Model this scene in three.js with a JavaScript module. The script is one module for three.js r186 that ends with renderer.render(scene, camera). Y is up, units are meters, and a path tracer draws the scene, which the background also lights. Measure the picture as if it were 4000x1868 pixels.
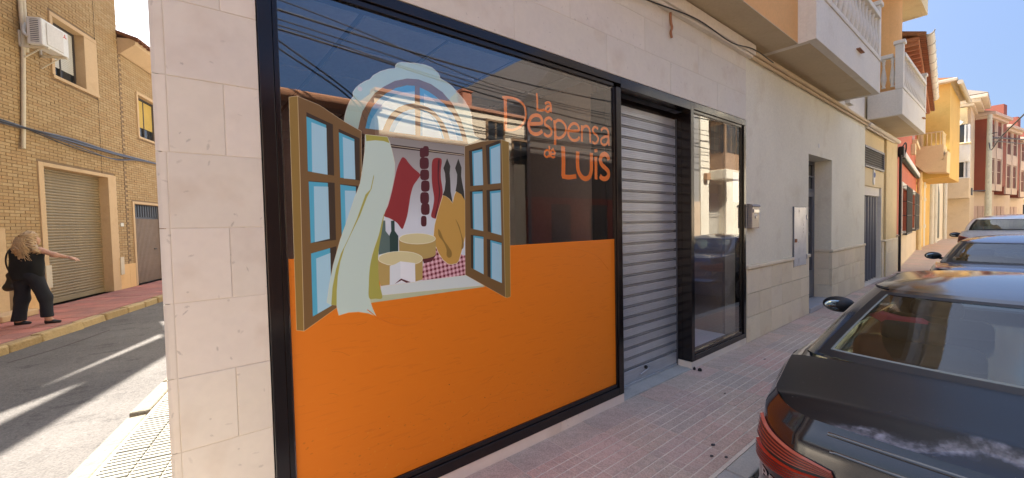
import * as THREE from 'three';
import { mergeGeometries, mergeVertices } from 'three/addons/utils/BufferGeometryUtils.js';
import { RoundedBoxGeometry } from 'three/addons/geometries/RoundedBoxGeometry.js';
import { FontLoader } from 'three/addons/loaders/FontLoader.js';
import { TextGeometry } from 'three/addons/geometries/TextGeometry.js';
import { MarchingCubes } from 'three/addons/objects/MarchingCubes.js';

// ---------- camera, sky, sun, exposure ----------
const V = (x, y, z) => new THREE.Vector3(x, y, z);
const scene = new THREE.Scene();
const camera = new THREE.PerspectiveCamera(60.55, 1024 / 478, 0.05, 900);
camera.position.set(0, 1.62, 2.2208);
{
  const right = V(0.776595, -0.020899, 0.629653), fwd = V(0.628822, -0.035387, -0.776744);
  const up = right.clone().cross(fwd);
  camera.quaternion.setFromRotationMatrix(new THREE.Matrix4().makeBasis(right, up, fwd.clone().negate()));
}
const SUN_AZ = 8 * Math.PI / 180, SUN_TAN = 1.25;
const sunDir = V(-Math.sin(SUN_AZ), SUN_TAN, -Math.cos(SUN_AZ)).normalize();
{
  const W = 512, Hh = 256, d = new Float32Array(W * Hh * 4);
  for (let j = 0; j < Hh; j++) for (let i = 0; i < W; i++) {
    const el = ((j + 0.5) / Hh - 0.5) * Math.PI, az = ((i + 0.5) / W - 0.5) * 2 * Math.PI;
    const v = V(Math.cos(el) * Math.cos(az), Math.sin(el), Math.cos(el) * Math.sin(az));
    const h = Math.max(0, v.y), k = Math.pow(1 - h, 3.2), ang = Math.acos(Math.min(1, v.dot(sunDir)));
    const glow = 2.4 * Math.exp(-ang / 0.25) + 0.95 * Math.exp(-ang / 0.46);
    const hz = [0.088, 0.132, 0.185], zn = [0.014, 0.056, 0.168];
    for (let c = 0; c < 3; c++) d[(j * W + i) * 4 + c] = (zn[c] + (hz[c] - zn[c]) * k) + glow * [1.0, 0.97, 0.9][c];
    d[(j * W + i) * 4 + 3] = 1;
  }
  const sky = new THREE.DataTexture(d, W, Hh, THREE.RGBAFormat, THREE.FloatType);
  sky.mapping = THREE.EquirectangularReflectionMapping; sky.minFilter = sky.magFilter = THREE.LinearFilter; sky.needsUpdate = true;
  scene.background = sky; scene.environment = sky;
}
const sun = new THREE.DirectionalLight(new THREE.Color().setRGB(1, 0.94, 0.84), 5);
sun.position.copy(sunDir).multiplyScalar(60); sun.castShadow = true; sun.shadow.mapSize.set(2048, 2048);
Object.assign(sun.shadow.camera, { left: -70, right: 70, top: 70, bottom: -70, near: 1, far: 200 });
scene.add(sun, sun.target);
const renderer = new THREE.WebGLRenderer();
renderer.toneMapping = THREE.LinearToneMapping;
renderer.toneMappingExposure = 4.5;
renderer.shadowMap.enabled = true;
if (renderer.setSize) renderer.setSize(1024, 478);

// ---------- helpers ----------
let seed = 7;
const rnd = () => { seed = (seed * 1664525 + 1013904223) >>> 0; return seed / 4294967296; };
const rr = (a, b) => a + (b - a) * rnd();
function lattice(P, s) { const keep = seed; seed = s; const a = new Float32Array(P * P); for (let i = 0; i < a.length; i++) a[i] = rnd(); seed = keep; return a; }
const lats = {};
function vnoise(x, y, P, s = 1) {
  const L = lats[P + '_' + s] || (lats[P + '_' + s] = lattice(P, 911 + s * 77 + P));
  const xi = Math.floor(x), yi = Math.floor(y), fx = x - xi, fy = y - yi, m = (n) => ((n % P) + P) % P;
  const u = fx * fx * (3 - 2 * fx), v = fy * fy * (3 - 2 * fy);
  const a = L[m(yi) * P + m(xi)], b = L[m(yi) * P + m(xi + 1)], c = L[m(yi + 1) * P + m(xi)], d = L[m(yi + 1) * P + m(xi + 1)];
  return a + (b - a) * u + (c - a) * v + (a - b - c + d) * u * v;
}
const fbm = (x, y, P, s = 1, o = 4) => { let f = 0, a = 0.5, t = 0; for (let i = 0; i < o; i++) { f += a * vnoise(x * (1 << i) * P, y * (1 << i) * P, P << i, s + i); t += a; a *= 0.5; } return f / t; };
const sr = (c) => Math.round(255 * Math.min(1, Math.max(0, c <= 0.0031308 ? 12.92 * c : 1.055 * Math.pow(c, 1 / 2.4) - 0.055)));
function tex(n, metres, fn, color = true) {
  const d = new Uint8Array(n * n * 4);
  for (let j = 0; j < n; j++) for (let i = 0; i < n; i++) {
    const c = fn(i / n, j / n), o = (j * n + i) * 4;
    for (let k = 0; k < 3; k++) { const v = Array.isArray(c) ? c[k] : c; d[o + k] = color ? sr(v) : Math.round(255 * Math.min(1, Math.max(0, v))); }
    d[o + 3] = 255;
  }
  const t = new THREE.DataTexture(d, n, n, THREE.RGBAFormat);
  t.wrapS = t.wrapT = THREE.RepeatWrapping; t.magFilter = THREE.LinearFilter; t.minFilter = THREE.LinearMipmapLinearFilter; t.generateMipmaps = true;
  t.repeat.set(1 / metres, 1 / metres); if (color) t.colorSpace = THREE.SRGBColorSpace; t.needsUpdate = true;
  return t;
}
const T = {};
T.fine = tex(512, 1.3, (x, y) => 0.86 + 0.16 * (fbm(x, y, 64, 3, 3) - 0.5) + 0.12 * (fbm(x, y, 5, 4, 4) - 0.5));
T.fineB = tex(512, 1.3, (x, y) => 0.6 * fbm(x, y, 96, 3, 2) + 0.4 * fbm(x, y, 24, 5, 3), false);
T.plaster = tex(1024, 3.1, (x, y) => { const a = fbm(x, y, 4, 11, 5), b = fbm(x, y, 150, 12, 2), st = Math.max(0, fbm(x, y, 9, 13, 4) - 0.62); const v = 0.87 + 0.13 * (a - 0.5) + 0.10 * (b - 0.5) - 0.30 * st; return [v * 1.0, v * (0.995 - 0.1 * st), v * (0.985 - 0.25 * st)]; });
T.plasterB = tex(512, 0.6, (x, y) => 0.7 * fbm(x, y, 64, 14, 3) + 0.3 * fbm(x, y, 16, 15, 3), false);
T.asphalt = tex(1024, 2.3, (x, y) => { const a = fbm(x, y, 5, 21, 4), b = vnoise(x * 300, y * 300, 300, 22), c = vnoise(x * 140, y * 140, 140, 23), p = fbm(x, y, 12, 24, 4); let v = 0.72 + 0.26 * (a - 0.5) + 0.34 * (b - 0.5) + 0.22 * (c - 0.5); if (p > 0.63) v -= (p - 0.63) * 1.2; return [v * 1.02, v, v * 0.97]; });
T.asphaltB = tex(512, 0.8, (x, y) => 0.6 * vnoise(x * 110, y * 110, 110, 25) + 0.4 * fbm(x, y, 40, 26, 3), false);
{
  const n = 1024, pits = [], keep = seed; seed = 5;
  const grid = new Float32Array(n * n).fill(0);
  for (let k = 0; k < 190; k++) {
    const cx = rnd() * n, cy = rnd() * n, a = rnd() * 3.14, l = rr(2, 9), w = rr(1.2, 3.6), s = rr(0.15, 0.6);
    for (let j = -14; j <= 14; j++) for (let i = -14; i <= 14; i++) {
      const u = (i * Math.cos(a) + j * Math.sin(a)) / l, v = (-i * Math.sin(a) + j * Math.cos(a)) / w, q = u * u + v * v + 1.3 * (rnd() - 0.5);
      if (q < 1) { const o = (((cy + j + n) | 0) % n) * n + (((cx + i + n) | 0) % n); grid[o] = Math.max(grid[o], s * (1 - Math.max(0, q) * 0.5)); }
    }
  }
  seed = keep;
  T.stone = tex(n, 1.7, (x, y) => { const p = grid[((y * n) | 0) * n + ((x * n) | 0)], a = fbm(x, y, 3, 31, 5), b = fbm(x, y, 60, 32, 3), c = fbm(x, y, 14, 33, 4); const st = Math.max(0, fbm(x, y, 7, 34, 5) - 0.6); const v = (0.90 + 0.09 * (a - 0.5) + 0.06 * (b - 0.5) + 0.05 * (c - 0.5)) * (1 - 0.55 * p) - 0.35 * st; return [v, v * (0.985 - 0.16 * st), v * (0.965 - 0.1 * (a - 0.5) - 0.3 * st)]; });
  T.stoneB = tex(n, 1.7, (x, y) => 0.8 - 0.6 * grid[((y * n) | 0) * n + ((x * n) | 0)] + 0.12 * fbm(x, y, 80, 35, 2), false);
}
T.paver = tex(1024, 2.4, (x, y) => { const a = fbm(x, y, 4, 41, 4), b = vnoise(x * 420, y * 420, 420, 42), c = fbm(x, y, 50, 43, 3), r = Math.max(0, fbm(x, y, 3, 44, 3) - 0.5); const v = 0.80 + 0.16 * (a - 0.5) + 0.34 * (b - 0.5) + 0.2 * (c - 0.5); return [v * (1 + 0.3 * r), v * (1 - 0.06 * r), v * (1 - 0.03 * r)]; });
T.concrete = tex(512, 1.1, (x, y) => { const a = fbm(x, y, 4, 51, 5), b = vnoise(x * 200, y * 200, 200, 52), s = Math.max(0, fbm(x, y, 7, 53, 4) - 0.58); const v = 0.84 + 0.26 * (a - 0.5) + 0.2 * (b - 0.5) - 0.9 * s; return [v, v * 0.985, v * 0.95]; });
T.concreteB = tex(512, 0.5, (x, y) => fbm(x, y, 18, 54, 5), false);
T.grain = tex(512, 0.9, (x, y) => 0.82 + 0.2 * (vnoise(x * 6, y * 220, 220, 61) - 0.5) + 0.2 * (fbm(x, y, 7, 62, 4) - 0.5));
T.dust = tex(1024, 1.6, (x, y) => { const a = fbm(x, y, 5, 71, 5), b = vnoise(x * 380, y * 380, 380, 72), c = fbm(x, y, 60, 73, 2); const f = Math.max(0, 0.30 + 0.55 * (a - 0.5)) + (b > 0.93 ? 0.5 : 0) + 0.25 * (c - 0.5); const v = 0.10 + 0.85 * Math.max(0, f); return [v, v * 0.97, v * 0.92]; });
T.dustR = tex(512, 1.6, (x, y) => 0.25 + 0.5 * Math.max(0, 0.35 + 0.7 * (fbm(x, y, 5, 71, 5) - 0.5) + 0.3 * (fbm(x, y, 60, 73, 2) - 0.5)), false);
T.metalB = tex(512, 0.7, (x, y) => fbm(x, y, 6, 81, 4), false);

const C = (r, g, b) => new THREE.Color().setRGB(r, g, b);
function mat(c, o = {}) {
  const { bs, phys, ...q } = o, p = { color: C(...c), roughness: 0.85, metalness: 0, ...q };
  const m = phys ? new THREE.MeshPhysicalMaterial(p) : new THREE.MeshStandardMaterial(p);
  if (bs) m.bumpScale = bs;
  return m;
}
const tinted = (m, k) => { const q = m.clone(); q.color.setRGB(m.color.r * k[0], m.color.g * k[1], m.color.b * k[2]); return q; };
const M = {
  stone: mat([0.80, 0.77, 0.665], { map: T.stone, bumpMap: T.stoneB, bs: 0.002, roughness: 0.62 }),
  marble: mat([0.86, 0.79, 0.69], { map: T.stone, roughness: 0.5 }),
  frame: mat([0.011, 0.0085, 0.0085], { roughness: 0.36, roughnessMap: null }),
  glass: mat([1, 1, 1], { phys: 1, transmission: 1, thickness: 0, roughness: 0.0, ior: 2.55 }),
  carGlass: mat([0.28, 0.33, 0.33], { phys: 1, transmission: 1, thickness: 0, roughness: 0.02, ior: 1.75 }),
  glassDark: mat([0.03, 0.035, 0.04], { roughness: 0.08 }),
  cream: mat([0.88, 0.85, 0.69], { map: T.plaster, bumpMap: T.plasterB, bs: 0.004 }),
  creamBase: mat([0.85, 0.76, 0.57], { map: T.stone, bumpMap: T.fineB, bs: 0.003 }),
  pink: mat([0.86, 0.81, 0.70], { map: T.plaster, bumpMap: T.plasterB, bs: 0.003 }),
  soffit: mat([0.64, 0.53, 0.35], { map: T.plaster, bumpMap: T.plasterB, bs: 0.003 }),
  orangeWall: mat([0.86, 0.46, 0.16], { map: T.plaster, bumpMap: T.plasterB, bs: 0.003 }),
  ochre: mat([0.80, 0.65, 0.38], { map: T.plaster, bumpMap: T.plasterB, bs: 0.003 }),
  yellow: mat([0.72, 0.47, 0.13], { map: T.plaster }),
  yellowPale: mat([0.76, 0.60, 0.33], { map: T.plaster }),
  redWall: mat([0.55, 0.15, 0.085], { map: T.plaster, bumpMap: T.plasterB, bs: 0.003 }),
  redBay: mat([0.27, 0.075, 0.048], { map: T.plaster }),
  beige: mat([0.68, 0.56, 0.40], { map: T.plaster }),
  white: mat([0.78, 0.77, 0.74], { map: T.fine, roughness: 0.5 }),
  whiteDirty: mat([0.70, 0.68, 0.60], { map: T.plaster, roughness: 0.6 }),
  alu: mat([0.60, 0.64, 0.67], { map: T.grain, metalness: 0.45, roughness: 0.40, bumpMap: T.metalB, bs: 0.0012 }),
  steel: mat([0.62, 0.63, 0.64], { metalness: 0.85, roughness: 0.35, map: T.fine }),
  darkSteel: mat([0.10, 0.11, 0.13], { metalness: 0.3, roughness: 0.45, map: T.fine }),
  greySteel: mat([0.17, 0.18, 0.20], { metalness: 0.2, roughness: 0.5, map: T.fine }),
  black: mat([0.012, 0.012, 0.013], { roughness: 0.5 }),
  rubber: mat([0.018, 0.018, 0.018], { roughness: 0.8 }),
  asphalt: mat([0.155, 0.142, 0.135], { map: T.asphalt, bumpMap: T.asphaltB, bs: 0.006, roughness: 0.95 }),
  paver: mat([0.66, 0.52, 0.405], { map: T.paver, bumpMap: T.fineB, bs: 0.002, roughness: 0.85 }),
  joint: mat([0.86, 0.76, 0.64], { map: T.concrete, roughness: 0.95 }),
  paverRed: mat([0.44, 0.19, 0.145], { map: T.paver, bumpMap: T.fineB, bs: 0.003 }),
  concrete: mat([0.54, 0.53, 0.49], { map: T.concrete, bumpMap: T.concreteB, bs: 0.004 }),
  kerb: mat([0.26, 0.225, 0.165], { map: T.concrete, bumpMap: T.concreteB, bs: 0.012 }),
  kerbOchre: mat([0.50, 0.36, 0.18], { map: T.concrete, bumpMap: T.concreteB, bs: 0.012 }),
  whiteTile: mat([0.34, 0.335, 0.30], { map: T.concrete, roughness: 0.8 }),
  mortar: mat([0.25, 0.165, 0.09], { map: T.concrete }),
  terracotta: mat([0.42, 0.20, 0.11], { map: T.concrete }),
  skin: mat([0.45, 0.25, 0.17], { roughness: 0.55 }),
  wood: mat([0.25, 0.15, 0.08], { map: T.grain }),
};
M.frame.roughnessMap = T.dustR;
const PROUD = 0.003;
function uvm(g) {                                    // texture coordinates in metres, by the way each face points
  g = g.index ? g.toNonIndexed() : g;
  const p = g.attributes.position, n = p.count, uv = new Float32Array(n * 2), a = V(), b = V(), c = V();
  for (let i = 0; i < n; i += 3) {
    a.fromBufferAttribute(p, i); b.fromBufferAttribute(p, i + 1).sub(a); c.fromBufferAttribute(p, i + 2).sub(a); b.cross(c);
    const x = Math.abs(b.x), y = Math.abs(b.y), z = Math.abs(b.z), ax = y >= x && y >= z ? 1 : x >= z ? 0 : 2;
    for (let k = 0; k < 3; k++) { const q = i + k, X = p.getX(q), Y = p.getY(q), Z = p.getZ(q); uv[q * 2] = ax === 0 ? Z : X; uv[q * 2 + 1] = ax === 1 ? Z : Y; }
  }
  g.setAttribute('uv', new THREE.BufferAttribute(uv, 2));
  return g;
}
const bare = (g) => { g = g.index ? g.toNonIndexed() : g; for (const k of Object.keys(g.attributes)) if (!['position', 'normal', 'uv'].includes(k)) g.deleteAttribute(k); return g; };
function mesh(parent, name, geo, m, o = {}) {
  let g = Array.isArray(geo) ? (geo.length > 1 ? mergeGeometries(geo.map(bare)) : bare(geo[0])) : geo;
  if (!o.keep) g = uvm(g);
  const r = new THREE.Mesh(g, m); r.name = name; r.castShadow = r.receiveShadow = true;
  if (o.at) r.position.set(...o.at);
  if (o.ry) r.rotation.y = o.ry;
  if (o.label) r.userData.label = o.label;
  if (o.kind) r.userData.kind = o.kind;
  parent.add(r); return r;
}
const share = (parent, name, g, m, at, o = {}) => { const r = new THREE.Mesh(g, m); r.name = name; r.castShadow = r.receiveShadow = true; r.position.set(...at); if (o.ry) r.rotation.y = o.ry; if (o.s) r.scale.set(...o.s); parent.add(r); return r; };
const used = {};
function numbered(n) { used[n] = (used[n] ?? -1) + 1; return used[n] ? n + '_' + String(used[n]).padStart(3, '0') : n; }
function thing(name, label, category, at = [0, 0, 0], ry = 0, group) {
  const g = new THREE.Group(); g.name = numbered(name); g.position.set(...at); g.rotation.y = ry; scene.add(g);
  g.userData = { label, category }; if (group) g.userData.group = group; return g;
}
function part(parent, name, label) { const g = new THREE.Group(); g.name = name; if (label) g.userData.label = label; parent.add(g); return g; }
function structure(name, label) { const g = new THREE.Group(); g.name = numbered(name); g.userData = { kind: 'structure', label, category: name.replace(/_/g, ' ') }; scene.add(g); return g; }
const bx = (x0, x1, y0, y1, z0, z1) => new THREE.BoxGeometry(x1 - x0, y1 - y0, z1 - z0).translate((x0 + x1) / 2, (y0 + y1) / 2, (z0 + z1) / 2);
const rbx = (x0, x1, y0, y1, z0, z1, r = 0.004, s = 1) => new RoundedBoxGeometry(x1 - x0, y1 - y0, z1 - z0, s, Math.min(r, (x1 - x0) / 2.01, (y1 - y0) / 2.01, (z1 - z0) / 2.01)).translate((x0 + x1) / 2, (y0 + y1) / 2, (z0 + z1) / 2);
const cyl = (r0, r1, h, x, y, z, seg = 12) => new THREE.CylinderGeometry(r1, r0, h, seg).translate(x, y + h / 2, z);
const tube = (pts, r, seg = 6, n) => new THREE.TubeGeometry(new THREE.CatmullRomCurve3(pts.map((p) => V(...p))), n || Math.max(2, pts.length * 6), r, seg, false);
function bar(a, b, r, seg = 6) { const A = V(...a), B = V(...b), d = B.clone().sub(A), g = new THREE.CylinderGeometry(r, r, d.length(), seg); g.applyQuaternion(new THREE.Quaternion().setFromUnitVectors(V(0, 1, 0), d.normalize())); const c = A.add(B).multiplyScalar(0.5); return g.translate(c.x, c.y, c.z); }
function poly(pts, depth, holes = [], bevel = 0) {        // outline in x,y pulled along z from 0 to depth
  const s = new THREE.Shape(pts.map((p) => new THREE.Vector2(...p)));
  for (const h of holes) s.holes.push(new THREE.Path(h.map((p) => new THREE.Vector2(...p))));
  return new THREE.ExtrudeGeometry(s, { depth, bevelEnabled: bevel > 0, bevelSize: bevel, bevelThickness: bevel, bevelSegments: 1, steps: 1, curveSegments: 8 });
}
const lathe = (pts, seg = 12) => new THREE.LatheGeometry(pts.map((p) => new THREE.Vector2(...p)), seg);
// ---------- ground, road, pavements ----------
{
  const road = new THREE.Mesh(uvm(new THREE.PlaneGeometry(900, 900).rotateX(-Math.PI / 2)), M.asphalt);
  road.position.y = -0.12; road.receiveShadow = true; road.name = 'road'; road.userData = { kind: 'structure', label: 'worn grey asphalt road surface', category: 'road' }; scene.add(road);
}
const crackMat = mat([0.09, 0.075, 0.07], { map: T.asphalt, roughness: 1 });
const tileMats = [[1, 1, 1], [0.95, 0.97, 0.99], [1.04, 0.95, 0.95], [0.91, 0.93, 0.95], [1.04, 1.0, 0.98]].map((k) => tinted(M.paver, k));
{
  const walk = structure('pavement', 'narrow pavement of square ridged tiles along the shop');
  mesh(walk, 'bedding', bx(-0.9, 15.6, -0.2, -0.0045, -0.25, 1.04), M.joint);
  const pads = [], gap = 0.0075, w = 0.4 / 5;
  for (let i = 0; i < 5; i++) for (let j = 0; j < 5; j++) { const x = i * w - 0.2, z = j * w - 0.2, lo = i === 0 ? 0.004 : gap / 2 * 0.7; pads.push(rbx(x + lo, x + w - (i === 4 ? 0.004 : gap / 2 * 0.7), -0.012, 0, z + gap / 2 + 0.001, z + w - gap / 2 - 0.001, 0.002)); }
  const slim = pads.map((g) => { const q = g.index ? g.toNonIndexed() : g; return q; });
  const tileBase = mergeGeometries([...pads.map((g) => bare(g))]);
  const flatTile = bare(rbx(-0.198, 0.198, -0.012, 0, -0.108, 0.108, 0.003));
  const variants = [0, 1, 2, 3].map((k) => { const g = tileBase.clone(); return uvm(g.translate(k * 0.61, 0, k * 0.83)).translate(-k * 0.61, 0, -k * 0.83); });
  const flats = [0, 1, 2, 3].map((k) => uvm(flatTile.clone().translate(k * 0.51, 0, k * 0.43)).translate(-k * 0.51, 0, -k * 0.43));
  for (let i = -2; i < 34; i++) for (let r = 0; r < 3; r++) {
    const x = 1.69 + 0.4 * 1.0275 * 0.973 * i + 0.2 + (r === 0 ? 0 : 0), z = r === 0 ? 0.112 : 0.22 + 0.4 * (r - 0.5);
    if (x < -0.45) continue;
    const m = tileMats[Math.floor(rnd() * 5)], y = rr(-0.003, 0.0015), k = Math.floor(rnd() * 4);
    const t = share(walk, 'paving_tile', r === 0 ? flats[k] : variants[k], m, [x, y, z], {});
    t.rotation.set(rr(-0.003, 0.003), r && rnd() < 0.3 ? Math.PI : 0, rr(-0.003, 0.003));
  }
  mesh(walk, 'far_paving', bx(15.6, 130, -0.2, 0, -1.3, 1.04), M.paver);
  const ks = uvm(rbx(-0.495, 0.495, -0.2, 0.003, -0.07, 0.07, 0.012, 2));
  for (let i = 0; i < 60; i++) share(walk, 'kerb_stone', ks, i % 2 ? M.concrete : tinted(M.concrete, [0.93, 0.95, 1]), [0.2 + i, rr(-0.004, 0.002), 1.112]);
}
// pavement round the corner, beside the shop's flank
const SIDE = Math.atan2(0.973, 0.232);              // the flank wall runs this way: local x along it, local -z to the road
{
  const walk = structure('side_pavement', 'sunny pavement of white barred tiles round the corner');
  walk.position.set(-0.065, 0, 0); walk.rotation.y = SIDE;
  mesh(walk, 'bedding', bx(-0.8, 26, -0.2, -0.014, -0.84, 0.05), tinted(M.joint, [0.5, 0.5, 0.5]));
  const ridges = [bx(-0.098, 0.098, -0.024, -0.011, -0.098, 0.098)];
  for (let k = 0; k < 4; k++) ridges.push(rbx(-0.096 + k * 0.049, -0.096 + k * 0.049 + 0.031, -0.0115, 0, -0.096, 0.096, 0.003));
  const g = uvm(mergeGeometries(ridges.map(bare)));
  const wm = [0, 1, 2].map((k) => tinted(M.whiteTile, [1 - 0.05 * k, 1 - 0.055 * k, 1 - 0.06 * k]));
  for (let i = 0; i < 42; i++) for (let j = 0; j < 4; j++) share(walk, 'paving_tile', g, wm[Math.floor(rnd() * 3)], [-0.5 + i * 0.2, rr(-0.002, 0.001), -0.1 - 0.204 * j]);
  let x = -0.75;
  while (x < 24) {
    const L = rr(0.85, 1.15), k = uvm(rbx(0, L - rr(0.012, 0.05), -0.2, 0.006, -0.075, 0.075, 0.022, 3)), p = k.attributes.position;
    for (let q = 0; q < p.count; q++) { const a = p.getX(q), b = p.getY(q), c = p.getZ(q); p.setXYZ(q, a + 0.02 * (vnoise(a * 9 + x, c * 14 + b * 9, 64, 5) - 0.5), b + 0.016 * (vnoise(a * 7 + x * 3, c * 11, 64, 6) - 0.5), c + 0.018 * (vnoise(a * 6, b * 9 + x, 64, 7) - 0.5)); }
    k.computeVertexNormals();
    share(walk, 'kerb_stone', k, x < 3 && rnd() < 0.5 ? M.kerb : tinted(M.kerb, [0.95, 0.94, 0.9]), [x, rr(-0.012, 0.004), -0.915], { ry: rr(-0.012, 0.012) });
    x += L + rr(0.0, 0.03);
  }
}
// ---------- the shop's building ----------
const shop = thing('shop_building', 'cream apartment building with a stone-clad shopfront and an orange bay above', 'building');
{
  // solid upper floors and flank
  const fp = [[-0.06, -0.02], [12.27, -0.02], [12.27, -12], [2.8, -12]];
  const up = poly(fp.map(([x, z]) => [x, -z]), 7.2).rotateX(-Math.PI / 2).translate(0, 3.86, 0);
  mesh(shop, 'upper_wall', up, M.pink);
  mesh(shop, 'flank_wall', bx(0.07, 12.3, 0, 3.86, 0.002, 0.2).rotateY(SIDE).translate(-0.065, 0, -0.02), M.cream);
  mesh(shop, 'rear_wall', [bx(5.62, 12.27, 0, 3.86, -1.6, -1.4)], M.cream);
  mesh(shop, 'lintel_core', bx(0.0, 5.72, 2.99, 3.858, -0.24, -0.034), M.concrete);
  // stone slabs on the corner pier
  const J = [-0.02, 0.364, 0.682, 1.0, 1.318, 1.633, 1.951, 2.267, 2.584, 2.902, 3.22, 3.53, 3.85];
  const stoneV = [[1, 1, 1], [0.97, 0.965, 0.955], [1.02, 1.01, 1.0], [0.95, 0.945, 0.94]].map((k) => tinted(M.stone, k));
  const slab = (x0, x1, y0, y1, z = 0, q = 0.0016) => {
    const o = [rnd() * 5, rnd() * 5, 0], g = uvm(rbx(x0 + q, x1 - q, y0 + q, y1 - q, z - 0.03, z + rr(-0.0012, 0.0008), 0.0022).translate(...o)).translate(-o[0], -o[1], 0);
    const r = new THREE.Mesh(g, stoneV[Math.floor(rnd() * 4)]); r.name = 'stone_slab'; r.castShadow = r.receiveShadow = true; shop.add(r);
  };
  for (let i = 0; i < 9; i++) {
    const e = i === 6 || i === 7 ? -0.022 : -0.032;
    if (i % 2) { slab(e, 0.31, J[i], J[i + 1]); } else { slab(e, 0.173, J[i], J[i + 1]); slab(0.173, 0.31, J[i], J[i + 1]); }
    const ed = poly([[-0.066, 0.0], [-0.062, -0.03], [e - 0.002, -0.03], [e - 0.002, -0.0005], [-0.055, -0.0015]].map(([a, b]) => [a, -b]), J[i + 1] - J[i] - 0.003).rotateX(-Math.PI / 2).translate(0, J[i] + 0.0015, 0);
    mesh(shop, 'corner_strip', ed, stoneV[(i * 3) % 4]);
  }
  for (let i = 9; i < 12; i++) {
    let x = -0.062, first = true;
    while (x < 5.70) { const L = first ? [0.9, 0.45, 0.75][i - 9] : 1.02; const e = x + L > 5.3 ? 5.716 : x + L; slab(x, e, J[i], J[i + 1]); x = e; first = false; }
  }
  mesh(shop, 'pier_core', bx(0.0, 0.30, 0, 3.0, -0.26, -0.032), M.concrete);
  mesh(shop, 'pier_core', bx(5.70, 5.76, 0, 3.0, -0.26, -0.032), M.concrete);
  const grout = tinted(M.stone, [0.93, 0.91, 0.88]);
  mesh(shop, 'grout_bed', bx(-0.045, 0.308, 0, 2.9, -0.029, -0.0024), grout);
  mesh(shop, 'grout_bed', bx(-0.05, 5.714, 2.91, 3.84, -0.029, -0.0024), grout);
  // white marble plinth under the frames
  for (const [a, b] of [[0.312, 1.18], [1.183, 2.25], [2.253, 3.066], [4.284, 5.716]]) mesh(shop, 'plinth', rbx(a, b, -0.02, 0.073, -0.18, 0.003, 0.004), M.marble);
  mesh(shop, 'threshold', bx(3.066, 4.284, -0.02, 0.006, -0.30, -0.001), M.concrete);
  // frames
  const fr = part(shop, 'shopfront_frame', 'dark brown metal shopfront framing');
  const F = (x0, x1, y0, y1, z0 = -0.1, z1 = 0.008) => rbx(x0, x1, y0, y1, z0, z1, 0.004);
  const fm = (name, ...g) => mesh(fr, name, g, M.frame);
  fm('stile', F(0.312, 0.372, 0.076, 2.895), F(0.3735, 0.398, 0.16, 2.82, -0.09, -0.004));
  fm('stile', F(2.992, 3.06, 0.076, 2.802), F(2.976, 2.991, 0.16, 2.80, -0.09, -0.006));
  fm('rail', F(0.374, 3.06, 2.834, 2.895), F(0.399, 2.975, 2.80, 2.8325, -0.09, -0.006));
  fm('rail', F(0.374, 2.991, 0.076, 0.146), F(0.399, 2.975, 0.1475, 0.178, -0.09, -0.004));
  fm('rail', F(3.0615, 4.284, 2.804, 2.895), bx(3.0615, 4.284, 2.74, 2.802, -0.25, -0.175));
  fm('jamb', F(4.285, 4.352, 0.076, 2.895), bx(4.2865, 4.35, 0.076, 2.80, -0.26, -0.102));
  fm('jamb', bx(2.97, 3.058, 0.0, 2.80, -0.26, -0.102));
  fm('rail', F(4.3535, 5.70, 2.822, 2.895), F(4.374, 5.599, 2.79, 2.8205, -0.09, -0.006));
  fm('rail', F(4.3535, 5.70, 0.076, 0.138), F(4.374, 5.599, 0.1395, 0.172, -0.09, -0.006));
  fm('stile', F(4.3535, 4.373, 0.14, 2.82, -0.09, -0.004));
  fm('stile', F(5.64, 5.70, 0.14, 2.82), F(5.60, 5.6385, 0.14, 2.82, -0.09, -0.012));
  // display glass with the print stuck behind it
  const pane = (x0, x1, y0, y1) => bx(x0, x1, y0, y1, -0.0605, -0.06);
  const flat = (x0, x1, y0, y1, z) => new THREE.PlaneGeometry(x1 - x0, y1 - y0).translate((x0 + x1) / 2, (y0 + y1) / 2, z);
  mesh(fr, 'display_glass', flat(0.39, 2.98, 0.165, 2.81, -0.022), M.glass);
  mesh(fr, 'side_glass', flat(4.368, 5.645, 0.16, 2.80, -0.025), M.glass);
  mesh(fr, 'notice', bx(5.40, 5.57, 1.84, 2.22, -0.031, -0.030), mat([0.62, 0.68, 0.8], { roughness: 0.6, map: T.fine }), { label: 'pale blue paper notice inside the small window' });
  // roller shutter
  const sh = part(shop, 'roller_shutter', 'closed grey metal roller shutter');
  const prof = [[-0.03, 0], [-0.024, 0], [-0.024, 0.0095], [0.0015, 0.0105], [0.003, 0.0165], [-0.022, 0.018], [-0.022, 0.026], [0.0035, 0.0275], [0.004, 0.045], [0.0015, 0.0468], [0.004, 0.0486], [0.004, 0.062], [0.0015, 0.0638], [0.004, 0.0656], [0.004, 0.08], [0.0015, 0.0818], [0.004, 0.0836], [0.0036, 0.1022], [-0.02, 0.103], [-0.03, 0.103]];
  const sg = uvm(poly(prof.map(([z, y]) => [-z, y]), 1.206).rotateY(Math.PI / 2));
  const aluV = [1, 0.96, 0.92, 1.03].map((q) => tinted(M.alu, [q, q, q]));
  for (let k = 0; k < 25; k++) share(sh, 'slat', sg, aluV[Math.floor(rnd() * 4)], [3.07, 0.158 + 0.103 * k, -0.172 + rr(-0.0012, 0.0012)]);
  mesh(sh, 'bottom_bar', [rbx(3.07, 4.276, 0.03, 0.155, -0.19, -0.168, 0.004), rbx(3.07, 4.276, 0.006, 0.028, -0.195, -0.158, 0.004)], M.alu);
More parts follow.
